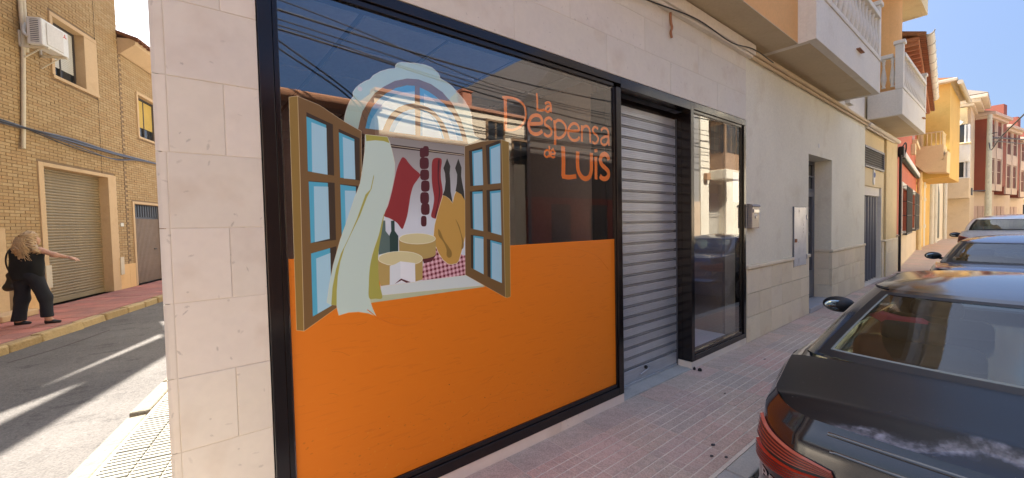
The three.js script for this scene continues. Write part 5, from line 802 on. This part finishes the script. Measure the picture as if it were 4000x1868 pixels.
  mesh(car, 'windscreen', patch(gh, 0.80, 1, 20, 0.03, 0.955, 10), glass, K);
  const roof = (s, t) => { const [u, y, v] = gh(s, 1), cu = (r0 + r1) / 2, q = 1 - t; return [cu + (u - cu) * q, yr + roofUp * Math.pow(1 - q * q, 0.8) * (1 - 0.35 * Math.pow(Math.abs((u - cu) * q) / ((r1 - r0) / 2), 2)), v * q]; };
  mesh(car, 'roof', patch(roof, 0, 1, 90, 0, 1, 16), o.roofPaint || paint, K);
  mesh(car, 'roof_gutter', patch(gh, 0.32, 0.78, 40, 0.985, 1.0, 1, 0.006), M.black, K);
  // wheels
  for (const u of wheels) for (const sg of [-1, 1]) {
    const wg = part(car, 'wheel'); wg.position.set(u, 0.3, sg * (w - 0.13));
    mesh(wg, 'tyre', lathe([[0.2, -0.1], [0.28, -0.1], [0.302, -0.07], [0.305, 0], [0.302, 0.07], [0.28, 0.1], [0.2, 0.1]], 28).rotateX(Math.PI / 2), M.rubber);
    mesh(wg, 'rim', [lathe([[0.03, 0.06 * 1], [0.05, 0.075], [0.2, 0.085], [0.205, 0.095]], 24).rotateX(Math.PI / 2 * sg), ...[0, 1, 2, 3, 4].map((k) => bx(-0.022, 0.022, 0.03, 0.2, sg * 0.085 - 0.01, sg * 0.085 + 0.012).rotateZ(k * 1.2566))], M.greySteel);
    mesh(car, 'wheel_arch', new THREE.CylinderGeometry(0.37, 0.37, 0.36, 24, 1, true, -Math.PI / 2 - 0.3, Math.PI + 0.6).rotateX(Math.PI / 2).translate(u, 0.3, sg * (w - 0.2)), M.rubber);
  }
  mesh(car, 'underbody', bx(0.5, L - 0.5, 0.16, 0.2, -w + 0.12, w - 0.12), M.rubber);
  // bumper strip, lamps, mirrors, handles, seams
  mesh(car, 'bumper_strip', patch(body, 0, 0.40, 30, 0.37, 0.42, 2, 0.012), M.rubber, K);
  const lampT = o.lamp;
  const rib = (n, a) => (i, j) => 0.004 + a * (0.5 - 0.5 * Math.cos(j * n * 2 * Math.PI));
  for (const side of [-1, 1]) {
    const lp = part(car, 'tail_lamp', 'ribbed red tail lamp');
    const [inner, q0, q1, q2, q3] = lampT, wedge = (a0, a1, b0, b1) => (i, j) => { const lo = a0 + (a1 - a0) * i, hi = b0 + (b1 - b0) * i; return [inner + ((o.lampOut || 0.375) - inner) * i + 0.006 * j * (1 - i), lo + (hi - lo) * j]; };
    const tip = q1 + 0.06;
    mesh(lp, 'upper_lens', patch(body, 0, 1, 40, 0, 1, 48, rib(5, 0.012), side, wedge(tip + 0.002, q2, tip + 0.03, q3)), o.lens1, K);
    mesh(lp, 'lower_lens', patch(body, 0, 1, 40, 0, 1, 48, rib(5, 0.012), side, wedge(tip - 0.045, q0, tip - 0.012, q1)), o.lens2, K);
    const lines = (a0, a1, b0, b1, n) => Array.from({ length: n }, (_, k) => { const f = (k + 1) / (n + 1), c0 = a0 + (b0 - a0) * f, c1 = a1 + (b1 - a1) * f, h = (b1 - a1) * 0.055; return patch(body, 0, 1, 40, 0, 1, 1, 0.0165, side, wedge(c0 - h * 0.2, c1 - h, c0 + h * 0.2, c1 + h)); });
    mesh(lp, 'rib_line', [...lines(tip + 0.002, q2, tip + 0.03, q3, 4), ...lines(tip - 0.045, q0, tip - 0.012, q1, 4)], o.ribMat || lensRib, K);
    mesh(lp, 'lamp_band', patch(body, 0, 1, 40, 0, 1, 3, 0.004, side, wedge(tip - 0.011, q1 + 0.001, tip + 0.001, q2 - 0.001)), M.black, K);
    const mr = part(car, 'door_mirror'), mu = o.mirror[0], my = o.mirror[1], mz = side * (w + 0.1);
    mesh(mr, 'mirror_housing', new THREE.SphereGeometry(1, 18, 12).scale(0.07, 0.068, 0.115).translate(mu, my, mz), o.mirrorMat || M.black);
    mesh(mr, 'mirror_glass', new THREE.SphereGeometry(1, 16, 8).scale(0.007, 0.042, 0.078).rotateY(-side * 0.35).translate(mu - 0.064, my, mz + side * 0.012), mat([0.45, 0.52, 0.52], { metalness: 1, roughness: 0.05 }));
    mesh(mr, 'mirror_arm', bar([mu, my - 0.04, mz - side * 0.08], [mu + 0.05, my - 0.06, mz - side * 0.22], 0.022), M.black);
    mesh(car, 'door_handle', o.handles.map((u) => rbx(u, u + 0.2, 0.83, 0.86, side > 0 ? w - 0.02 : -w - 0.02, side > 0 ? w + 0.02 : -w + 0.02, 0.008)), paint);
  }
  // seats
  mesh(car, 'seat', o.seats.flatMap((u) => [-0.36, 0.36].flatMap((z) => [rbx(u, u + 0.16, 0.5, ysh(u) + 0.08, z - 0.26, z + 0.26, 0.06, 2).applyMatrix4(new THREE.Matrix4().makeShear(0, 0, 0, 0, 0, 0)), rbx(u - 0.05, u + 0.06, ysh(u) + 0.09, ysh(u) + 0.2, z - 0.13, z + 0.13, 0.04, 2)])), mat([0.05, 0.05, 0.055], { map: T.fine }));
  return { car, body, gh, ysh, w };
}
const lensA = mat([0.50, 0.12, 0.075], { phys: 1, roughness: 0.18, clearcoat: 1, clearcoatRoughness: 0.05 });
const lensB = mat([0.46, 0.035, 0.012], { phys: 1, roughness: 0.18, clearcoat: 1, clearcoatRoughness: 0.05 });
const lensRib = mat([0.09, 0.008, 0.006], { roughness: 0.3 });
const paintOf = (c, r = 0.32, k = 0.5) => mat(c, { phys: 1, map: T.dust, roughness: r, metalness: 0.0, clearcoat: k, clearcoatRoughness: 0.12 });
{ // near black saloon
  // boot lid: dusty film with a bare patch where the lacquer has flaked
  const N = 1024, cv = document.createElement('canvas'), rv = document.createElement('canvas'); cv.width = cv.height = rv.width = rv.height = N;
  const c = cv.getContext('2d'), r = rv.getContext('2d'), span = 1.8, X = (u) => u / span * N, Y = (v) => N / 2 - v / span * N;
  c.fillStyle = '#0b0c10'; c.fillRect(0, 0, N, N); r.fillStyle = 'rgb(0,105,0)'; r.fillRect(0, 0, N, N);
  for (let k = 0; k < 26000; k++) { const v = rnd(); c.fillStyle = v < 0.5 ? 'rgba(6,6,10,0.16)' : v < 0.985 ? 'rgba(62,62,70,0.10)' : 'rgba(150,148,145,0.4)'; c.fillRect(rnd() * N, rnd() * N, rr(1, 3), rr(1, 4)); }
  const blot = []; for (let k = 0; k <= 40; k++) { const t = k / 40, v = -0.42 + 1.35 * t; blot.push([X(0.10 + 0.02 * Math.sin(t * 9) + 0.17 * Math.sin(Math.PI * Math.pow(t, 1.5)) + 0.012 * (rnd() - 0.5) + 0.02 * Math.sin(t * 31)), Y(v)]); }
  const outl = (q) => { q.beginPath(); blot.forEach(([x, y], i) => (i ? q.lineTo(x, y) : q.moveTo(x, y))); q.lineTo(X(0.09), Y(0.93)); q.lineTo(X(0.09), Y(-0.42)); q.closePath(); };
  c.fillStyle = '#0a0d1c'; outl(c); c.fill(); r.fillStyle = 'rgb(0,40,0)'; outl(r); r.fill();
  c.lineJoin = 'round'; for (let k = 0; k < 5; k++) { c.strokeStyle = `rgba(170,172,182,${0.17 - k * 0.028})`; c.lineWidth = 4 + k * 7; c.setLineDash([rr(10, 60), rr(2, 16), rr(4, 30), rr(1, 9)]); c.beginPath(); blot.forEach(([x, y], i) => (i ? c.lineTo(x + k * 2, y) : c.moveTo(x + k * 2, y))); c.stroke(); }
  c.setLineDash([]); for (let k = 0; k < 700; k++) { const q = blot[Math.floor(rnd() * 30)]; c.fillStyle = 'rgba(165,168,178,0.10)'; c.beginPath(); c.ellipse(q[0] + rr(-8, 26), q[1] + rr(-14, 14), rr(2, 9), rr(2, 12), rnd() * 3, 0, 7); c.fill(); }
  const mk = (q, srgb) => { const t = new THREE.CanvasTexture(q); t.wrapS = t.wrapT = THREE.RepeatWrapping; t.magFilter = THREE.LinearFilter; t.repeat.set(1 / span, 1 / span); t.offset.set(0, 0.5); if (srgb) t.colorSpace = THREE.SRGBColorSpace; t.needsUpdate = true; return t; };
  const lid = mat([1, 1, 1], { phys: 1, map: mk(cv, 1), roughnessMap: mk(rv), roughness: 1, specularIntensity: 0.55, clearcoat: 0.12, clearcoatRoughness: 0.2 });
  const paint = paintOf([0.026, 0.028, 0.042], 0.14, 1);
  const K = { keep: 1 };
  const q = makeCar({
    label: 'dusty black saloon car with flaking lacquer on its boot', at: [1.70, -0.12, 2.24], L: 4.55, W: 1.77, H: 1.4, paint, lid,
    shoulder: [[0, 0.95], [0.14, 0.98], [0.3, 1.0], [0.78, 1.03], [1.2, 0.985], [3.3, 0.93], [3.6, 0.90], [4.2, 0.78], [4.55, 0.66]],
    g0: 0.70, g1: 3.62, r0: 1.38, r1: 2.62, wb: 0.74, wr: 0.56, yr: 1.325, roofUp: 0.075, wheels: [0.92, 3.62], lamp: [0.228, 0.637, 0.722, 0.74, 0.865], lens1: lensA, lens2: lensB,
    mirror: [2.72, 0.99], handles: [1.45, 2.35], seats: [1.3, 2.3], taper: 0.22, trim: mat([0.20, 0.23, 0.215], { roughness: 0.6 }), shelf: mat([0.10, 0.10, 0.095], { map: T.fine }),
    lip: (u, f) => 0.012 * Math.exp(-Math.pow((u - 0.24) / 0.03, 2)),
    glass: mat([0.46, 0.54, 0.51], { phys: 1, transmission: 1, thickness: 0, roughness: 0.02, ior: 1.62 }),
  });
  const { car, body } = q;
  mesh(car, 'lid_crease', patch(body, 0, 0.255, 30, 0.955, 0.97, 2, (i, j) => 0.006 * Math.sin(Math.PI * j)), paint, K);
  mesh(car, 'lid_garnish', patch(body, 0, 0.24, 30, 0.89, 0.905, 2, (i, j) => 0.010 * Math.sin(Math.PI * j)), paint, K);
  mesh(car, 'lid_recess', patch(body, 0, 0.11, 20, 0.56, 0.80, 6, 0.003), M.black, K);
  mesh(car, 'number_plate', patch(body, 0, 0.078, 10, 0.60, 0.745, 3, 0.009), mat([0.72, 0.72, 0.70], { roughness: 0.5 }), K);
  mesh(car, 'lid_seam', [patch(body, 0.298, 0.3005, 1, 0.86, 1, 12, 0.0015), patch(body, 0.188, 0.19, 1, 0.46, 0.76, 12, 0.0015), patch(body, 0, 0.187, 30, 0.464, 0.472, 1, 0.0015)], M.black, K);
  for (const s of [0.47, 0.565]) mesh(car, 'door_seam', patch(body, s, s + 0.0014, 1, 0.1, 0.98, 12, 0.001), M.black, K);
  // chrome lettering on the boot
  const word = new TextGeometry('PEUGEOT', { font, size: 0.038, depth: 0.004, curveSegments: 4 }); word.computeBoundingBox();
  const pw = word.boundingBox.max.x, p = word.attributes.position;
  for (let i = 0; i < p.count; i++) { const f = p.getX(i) / pw, z = -0.70 + 0.33 * f, y = 0.655 + p.getY(i), t = (y - 0.2) / (0.985 - 0.2); let best = body(0, t), lo = 0, hi = 0.36; for (let k = 0; k < 26; k++) { const m = (lo + hi) / 2; best = body(m, t); if (best[2] < -z) lo = m; else hi = m; } p.setXYZ(i, best[0] - 0.002 - p.getZ(i), y, -best[2]); }
  word.computeVertexNormals();
  mesh(car, 'lettering', word, mat([0.75, 0.75, 0.73], { metalness: 1, roughness: 0.2 }), { label: 'chrome lettering on the boot' });
  // reflectors of heating wires
  const cl = thing('pink_cloth', 'folded pink cloth lying behind the rear window of the black saloon', 'cloth', [1.70, -0.12, 2.24]);
  mesh(cl, 'fold', [poly([[0, 0.02], [0.05, -0.004], [0.15, -0.002], [0.24, 0.0], [0.2, 0.02], [0.12, 0.018], [0.04, 0.035]], 0.06, [], 0.006).rotateY(-Math.PI / 2).translate(1.34, 1.172, -0.53)], mat([0.75, 0.09, 0.14], { map: T.fine, roughness: 0.8 }));
}
makeCar({
  label: 'dark blue saloon car parked in front of the black one', at: [8.15, -0.12, 2.22], L: 4.5, W: 1.76, H: 1.42, paint: mat([0.045, 0.075, 0.16], { phys: 1, map: T.fine, metalness: 0.55, roughness: 0.22, clearcoat: 1, clearcoatRoughness: 0.05 }),
  shoulder: [[0, 0.93], [0.14, 0.98], [0.4, 1.0], [0.85, 1.03], [1.2, 0.99], [3.3, 0.94], [3.6, 0.90], [4.2, 0.80], [4.5, 0.68]],
  g0: 0.62, g1: 3.6, r0: 1.28, r1: 2.6, wb: 0.74, wr: 0.57, yr: 1.33, roofUp: 0.09, wheels: [0.9, 3.55], lamp: [0.2, 0.637, 0.722, 0.74, 0.865], lens1: lensA, lens2: lensB, mirror: [2.72, 1.0], handles: [1.45, 2.35], seats: [1.3, 2.3],
});
makeCar({
  label: 'white sport utility car, furthest of the parked row', at: [13.5, -0.12, 2.2], L: 4.45, W: 1.84, H: 1.68, paint: mat([0.86, 0.86, 0.87], { phys: 1, map: T.fine, roughness: 0.3, clearcoat: 1 }),
  shoulder: [[0, 1.36], [0.14, 1.38], [0.5, 1.36], [1.2, 1.2], [3.2, 1.08], [3.6, 1.05], [4.1, 0.98], [4.45, 0.82]],
  g0: 0.12, g1: 3.4, r0: 0.34, r1: 2.55, wb: 0.74, wr: 0.62, yr: 1.645, roofUp: 0.09, wheels: [0.8, 3.5], lamp: [0.24, 0.66, 0.76, 0.78, 0.92], lens1: lensA, lens2: lensB, mirror: [2.6, 1.22], handles: [1.4, 2.3], seats: [1.2, 2.2], mirrorMat: M.black,
});
// ---------- the walker on the brick side ----------
function sdfMesh(fn, c, half, res, poly = 60000) {
  const mc = new MarchingCubes(res, new THREE.MeshStandardMaterial(), false, false, poly); mc.isolation = 0;
  const h = res / 2;
  for (let k = 0; k < res; k++) for (let j = 0; j < res; j++) for (let i = 0; i < res; i++) mc.field[i + j * res + k * res * res] = -fn(c[0] + (i - h) / h * half, c[1] + (j - h) / h * half, c[2] + (k - h) / h * half);
  mc.update();
  const n = mc.count, g = new THREE.BufferGeometry();
  const p = mc.positionArray.slice(0, n * 3); for (let i = 0; i < n; i++) { p[i * 3] = c[0] + p[i * 3] * half; p[i * 3 + 1] = c[1] + p[i * 3 + 1] * half; p[i * 3 + 2] = c[2] + p[i * 3 + 2] * half; }
  g.setAttribute('position', new THREE.BufferAttribute(new Float32Array(p), 3));
  const m = mergeVertices(g, 1e-5); m.computeVertexNormals();
  const a = m.attributes.position, ix = m.index.array; let flip = 0;            // normals outward
  for (let q = 0; q < Math.min(ix.length, 900); q += 3) { const A = V().fromBufferAttribute(a, ix[q]), B = V().fromBufferAttribute(a, ix[q + 1]), D = V().fromBufferAttribute(a, ix[q + 2]), N = B.clone().sub(A).cross(D.clone().sub(A)).normalize().multiplyScalar(half / res), M2 = A.clone().add(B).add(D).divideScalar(3); flip += fn(M2.x + N.x, M2.y + N.y, M2.z + N.z) > fn(M2.x - N.x, M2.y - N.y, M2.z - N.z) ? 1 : -1; }
  if (flip < 0) { for (let q = 0; q < ix.length; q += 3) { const t = ix[q]; ix[q] = ix[q + 1]; ix[q + 1] = t; } m.computeVertexNormals(); }
  return m.toNonIndexed();
}
const cap = (x, y, z, a, b, r0, r1) => { const bx_ = b[0] - a[0], by = b[1] - a[1], bz = b[2] - a[2], px = x - a[0], py = y - a[1], pz = z - a[2]; const t = Math.min(1, Math.max(0, (px * bx_ + py * by + pz * bz) / (bx_ * bx_ + by * by + bz * bz))); return Math.hypot(px - bx_ * t, py - by * t, pz - bz * t) - (r0 + (r1 - r0) * t); };
const smin = (a, b, k) => { const h = Math.max(k - Math.abs(a - b), 0) / k; return Math.min(a, b) - h * h * k * 0.25; };
const field = (bones, k) => (x, y, z) => { let d = 1e3; for (const b of bones) d = smin(d, cap(x, y, z, b[0], b[1], b[2], b[3]), k); return d; };
{
  const at = [-2.16, 0, -8.98], TURN = -0.68;
  const p = thing('person', 'person with long blonde hair in black top and dark trousers walking past the garage', 'person', at, TURN);
  const hipL = [-0.085, 0.87, 0.03], kneeL = [-0.13, 0.47, -0.01], ankL = [-0.19, 0.085, 0.03], hipR = [0.085, 0.87, -0.03], kneeR = [0.21, 0.48, -0.06], ankR = [0.275, 0.09, -0.04];
  const shR = [0.195, 1.335, -0.05], elR = [0.35, 1.24, -0.14], wrR = [0.47, 1.185, -0.26], shL = [-0.16, 1.335, 0.05], elL = [-0.235, 1.07, 0.02], wrL = [-0.20, 0.86, -0.09];
  const bones = [[[0, 0.90, 0], [0.02, 1.08, 0], 0.13, 0.115], [[0.02, 1.08, 0], [0.03, 1.26, -0.01], 0.115, 0.13], [[-0.11, 1.32, 0.03], [0.14, 1.32, -0.04], 0.07, 0.07], [[0.03, 1.34, -0.01], [0.05, 1.47, -0.02], 0.055, 0.05], [hipL, kneeL, 0.09, 0.06], [kneeL, ankL, 0.058, 0.036], [ankL, [-0.10, 0.035, -0.02], 0.035, 0.026], [hipR, kneeR, 0.09, 0.06], [kneeR, ankR, 0.058, 0.036], [ankR, [0.35, 0.035, -0.08], 0.035, 0.026], [shR, elR, 0.05, 0.038], [elR, wrR, 0.038, 0.025], [shL, elL, 0.05, 0.038], [elL, wrL, 0.038, 0.025]];
  const hc = [0.055, 1.545, -0.03];
  const head = [[[hc[0], hc[1] + 0.02, hc[2]], [hc[0] + 0.005, hc[1] - 0.01, hc[2] - 0.01], 0.088, 0.085], [[hc[0] + 0.03, hc[1] - 0.04, hc[2] - 0.03], [hc[0] + 0.05, hc[1] - 0.075, hc[2] - 0.05], 0.055, 0.04], [[hc[0] + 0.067, hc[1] - 0.005, hc[2] - 0.068], [hc[0] + 0.078, hc[1] - 0.028, hc[2] - 0.079], 0.01, 0.014], [[hc[0] - 0.055, hc[1] - 0.02, hc[2] - 0.066], [hc[0] - 0.06, hc[1] + 0.01, hc[2] - 0.068], 0.013, 0.017], [[hc[0] + 0.07, hc[1] - 0.02, hc[2] + 0.055], [hc[0] + 0.07, hc[1] + 0.01, hc[2] + 0.06], 0.013, 0.017], [[0.05, 1.40, -0.02], [0.055, 1.48, -0.02], 0.05, 0.05], [[hc[0] + 0.062, hc[1] - 0.052, hc[2] - 0.062], [hc[0] + 0.072, hc[1] - 0.052, hc[2] - 0.052], 0.012, 0.012]];
  const hand = (w, dir, up) => { const d = V(...dir).normalize(), u = V(...up).normalize(), s = d.clone().cross(u).normalize(), P = (a, b, c) => [w[0] + d.x * a + u.x * b + s.x * c, w[1] + d.y * a + u.y * b + s.y * c, w[2] + d.z * a + u.z * b + s.z * c]; const out = [[P(0, 0, 0), P(0.05, 0, 0), 0.025, 0.026], [P(0.04, 0, -0.022), P(0.085, 0, -0.026), 0.014, 0.012], [P(0.04, 0, 0.02), P(0.085, 0, 0.026), 0.014, 0.012]]; [[-0.028, 0.052], [-0.0095, 0.066], [0.0095, 0.062], [0.028, 0.046]].forEach(([c, L]) => { out.push([P(0.085, 0, c), P(0.085 + L * 0.5, -0.005, c * 1.06), 0.009, 0.0085], [P(0.085 + L * 0.5, -0.005, c * 1.06), P(0.085 + L, -0.018, c * 1.08), 0.0085, 0.0075]); }); out.push([P(0.03, 0, -0.03), P(0.06, -0.008, -0.055), 0.012, 0.0095], [P(0.06, -0.008, -0.055), P(0.085, -0.012, -0.062), 0.0095, 0.008]); return out; };
  const hR = hand(wrR, [0.75, -0.3, -0.3], [0.1, 1, 0.2]), hL = hand(wrL, [0.1, -0.9, -0.3], [-1, 0, 0.2]);
  const skinGeo = [sdfMesh(field(bones, 0.05), [0.1, 0.78, -0.1], 0.92, 124), sdfMesh(field(head, 0.03), [hc[0], hc[1] - 0.04, hc[2]], 0.2, 72), sdfMesh(field(hR, 0.012), [wrR[0] + 0.05, wrR[1] - 0.02, wrR[2] - 0.05], 0.13, 80), sdfMesh(field(hL, 0.012), [wrL[0], wrL[1] - 0.07, wrL[2] - 0.02], 0.13, 80)];
  mesh(p, 'body', skinGeo, M.skin);
  const wav = (x, y, z, a) => a * (Math.sin(x * 19 + y * 7) + Math.sin(z * 23 - y * 9) + Math.sin(y * 13 + x * 11));
  const topF = field([[[-0.02, 0.86, 0.0], [0.01, 1.06, 0], 0.17, 0.155], [[0.01, 1.06, 0], [0.02, 1.24, 0], 0.155, 0.14], [[-0.135, 1.315, 0.04], [0.155, 1.315, -0.05], 0.085, 0.085], [[-0.11, 0.92, 0.06], [-0.09, 1.2, 0.05], 0.09, 0.09], [[0.12, 0.90, -0.05], [0.11, 1.2, -0.03], 0.09, 0.08]], 0.1);
  mesh(p, 'sleeveless_top', sdfMesh((x, y, z) => { const d = topF(x, y, z) + wav(x, y, z, 0.0035); return Math.max(d, 0.815 + 0.012 * Math.sin(x * 17) - y, -(Math.hypot(x - 0.22, y - 1.36, z + 0.06) - 0.055)); }, [0, 1.1, 0], 0.4, 84), mat([0.0045, 0.0045, 0.005], { roughness: 0.95 }));
  const tr = field([[[-0.02, 0.90, 0], [0.02, 0.90, 0], 0.15, 0.15], [hipL, kneeL, 0.115, 0.095], [kneeL, [-0.18, 0.10, 0.03], 0.09, 0.095], [hipR, kneeR, 0.115, 0.095], [kneeR, [0.27, 0.13, -0.04], 0.085, 0.085]], 0.05);
  mesh(p, 'trousers', sdfMesh((x, y, z) => Math.max(tr(x, y, z) + wav(x * 1.3, y * 1.2, z * 1.3, 0.003), 0.075 + (x > 0 ? 0.05 : 0) - y), [0.02, 0.53, 0], 0.55, 100), mat([0.010, 0.011, 0.017], { roughness: 0.9, map: T.fine }));
  for (const [x, z, l] of [[-0.18, 0.02, 1], [0.285, -0.05, 1]]) mesh(p, 'shoe', sdfMesh(field([[[x - 0.03, 0.035, z + 0.012], [x + 0.06, 0.03, z - 0.02], 0.035, 0.034], [[x + 0.06, 0.03, z - 0.02], [x + 0.13, 0.024, z - 0.05], 0.034, 0.024], [[x - 0.04, 0.012, z + 0.016], [x - 0.03, 0.05, z + 0.012], 0.018, 0.03]], 0.02), [x + 0.04, 0.05, z - 0.02], 0.16, 48), M.black);
  const hb = [[[hc[0] - 0.012, hc[1] + 0.035, hc[2] + 0.012], [hc[0] - 0.02, hc[1] - 0.02, hc[2] + 0.03], 0.105, 0.11], [[hc[0] - 0.02, hc[1] - 0.02, hc[2] + 0.04], [0.02, 1.36, 0.07], 0.11, 0.11], [[0.02, 1.38, 0.08], [0.06, 1.17, 0.10], 0.095, 0.05], [[0.10, 1.46, 0.03], [0.17, 1.33, 0.02], 0.075, 0.05], [[-0.04, 1.46, 0.05], [-0.07, 1.34, 0.07], 0.07, 0.045], [[0.14, 1.40, 0.03], [0.215, 1.30, 0.0], 0.05, 0.025]], hf = field(hb, 0.05);
  const hairMat = mat([0.44, 0.29, 0.15], { map: T.grain, roughness: 0.5 });
  const hair = mesh(p, 'hair', sdfMesh((x, y, z) => hf(x, y, z) + 0.007 * Math.sin(x * 95 + 8 * Math.sin(y * 22)) + 0.005 * Math.sin(z * 80 + 6 * Math.sin(y * 27)), [0.05, 1.43, 0.02], 0.3, 110), hairMat);
  const strands = []; for (let k = 0; k < 90; k++) { const a = rr(-0.9, 0.9), x0 = 0.05 + 0.10 * Math.sin(a), z0 = 0.04 + 0.07 * Math.cos(a), dx = rr(-0.05, 0.07) + a * 0.05, L = rr(0.26, 0.44), ph = rnd() * 6; strands.push(tube([0, 1, 2, 3, 4, 5].map((i) => [x0 + dx * i / 5 + 0.012 * Math.sin(i * 1.9 + ph), 1.58 - L * i / 5, z0 + 0.03 + 0.035 * Math.sin(i * 0.7) + 0.008 * Math.cos(i * 2.3 + ph)]), rr(0.003, 0.006), 4, 14)); }
  mesh(p, 'hair_strand', strands, tinted(hairMat, [1.25, 1.25, 1.2]));
  const b = thing('shoulder_bag', 'black soft shoulder bag hanging at the hip of the walking person', 'bag', at, TURN);
  mesh(b, 'pouch', sdfMesh((x, y, z) => { const f = field([[[-0.30, 0.68, 0.05], [-0.19, 0.70, 0.06], 0.06, 0.06], [[-0.27, 0.90, 0.05], [-0.19, 0.92, 0.05], 0.045, 0.045], [[-0.28, 0.70, 0.05], [-0.23, 0.90, 0.05], 0.065, 0.05], [[-0.2, 0.70, 0.05], [-0.18, 0.9, 0.05], 0.06, 0.045]], 0.05); return f(x, y, z) + wav(x, y, z, 0.003); }, [-0.24, 0.8, 0.05], 0.24, 60), M.black);
  mesh(b, 'strap', tube([[-0.26, 0.94, 0.05], [-0.235, 1.12, 0.115], [-0.19, 1.3, 0.125], [-0.155, 1.41, 0.05], [-0.17, 1.28, -0.05], [-0.21, 1.05, -0.07], [-0.2, 0.93, 0.02]], 0.012, 6, 40), M.black);
}
// ---------- small things ----------
{
  const m = thing('mailbox', 'grey metal letter box mounted on the cream wall by the small window', 'mailbox');
  const gm = mat([0.36, 0.33, 0.31], { metalness: 0.45, roughness: 0.42, map: T.grain });
  const x0 = 5.745, x1 = 5.98, y0 = 1.505, y1 = 1.79, z1 = 0.063;
  mesh(m, 'case', rbx(x0, x1, y0, y1, -0.002, z1, 0.008, 2), gm);
  mesh(m, 'lid', [poly([[0, 0], [0.07, 0], [0.074, 0.012], [0.064, 0.03], [0.03, 0.04], [0, 0.04]].map(([z, y]) => [-z, y]), x1 - x0 + 0.016).rotateY(Math.PI / 2).translate(x0 - 0.008, y1 - 0.008, 0)], gm);
  mesh(m, 'slot_flap', rbx(x0 + 0.03, x1 - 0.03, y1 - 0.085, y1 - 0.04, z1, z1 + 0.012, 0.004), M.steel);
  mesh(m, 'lock', new THREE.CylinderGeometry(0.012, 0.012, 0.012, 12).rotateX(Math.PI / 2).translate((x0 + x1) / 2, y0 + 0.14, z1 + 0.004), M.steel);
  mesh(m, 'name_card', bx(x0 + 0.06, x1 - 0.08, y0 + 0.165, y0 + 0.19, z1, z1 + 0.002), M.white);
}
for (const [x, z, r, s] of [[4.292, 0.028, 0.014, 'small black rubber stop against the marble corner'], [4.30, 0.085, 0.021, 'larger black rubber stop on the paving by the marble corner']]) { const t = thing('rubber_stop', s, 'door stop', [x, 0, z]); mesh(t, 'stop', [cyl(r, r * 0.9, 0.022, 0, 0, 0, 12), cyl(r * 0.5, r * 0.4, 0.008, 0, 0.022, 0, 10)], M.black); }
{ // chewing-gum stains and leaf scraps on the paving
  const spots = [[2.93, 0.86, 0.012], [2.78, 0.92, 0.010], [2.84, 0.99, 0.009], [2.38, 0.95, 0.014], [3.9, 0.52, 0.008], [5.2, 0.4, 0.01]];
  const g = structure('gum_stains', 'dark flattened gum spots on the paving');
  for (const [x, z, r] of spots) { const b = new THREE.CylinderGeometry(r, r * 1.15, 0.003, 9), p = b.attributes.position; for (let i = 0; i < p.count; i++) p.setX(i, p.getX(i) * (1.2 + 0.5 * Math.sin(i * 2.1))); mesh(g, 'gum_spot', b.translate(x, 0.0015, z), mat([0.07, 0.06, 0.06], { roughness: 0.9 })); }
}
renderer.render(scene, camera);
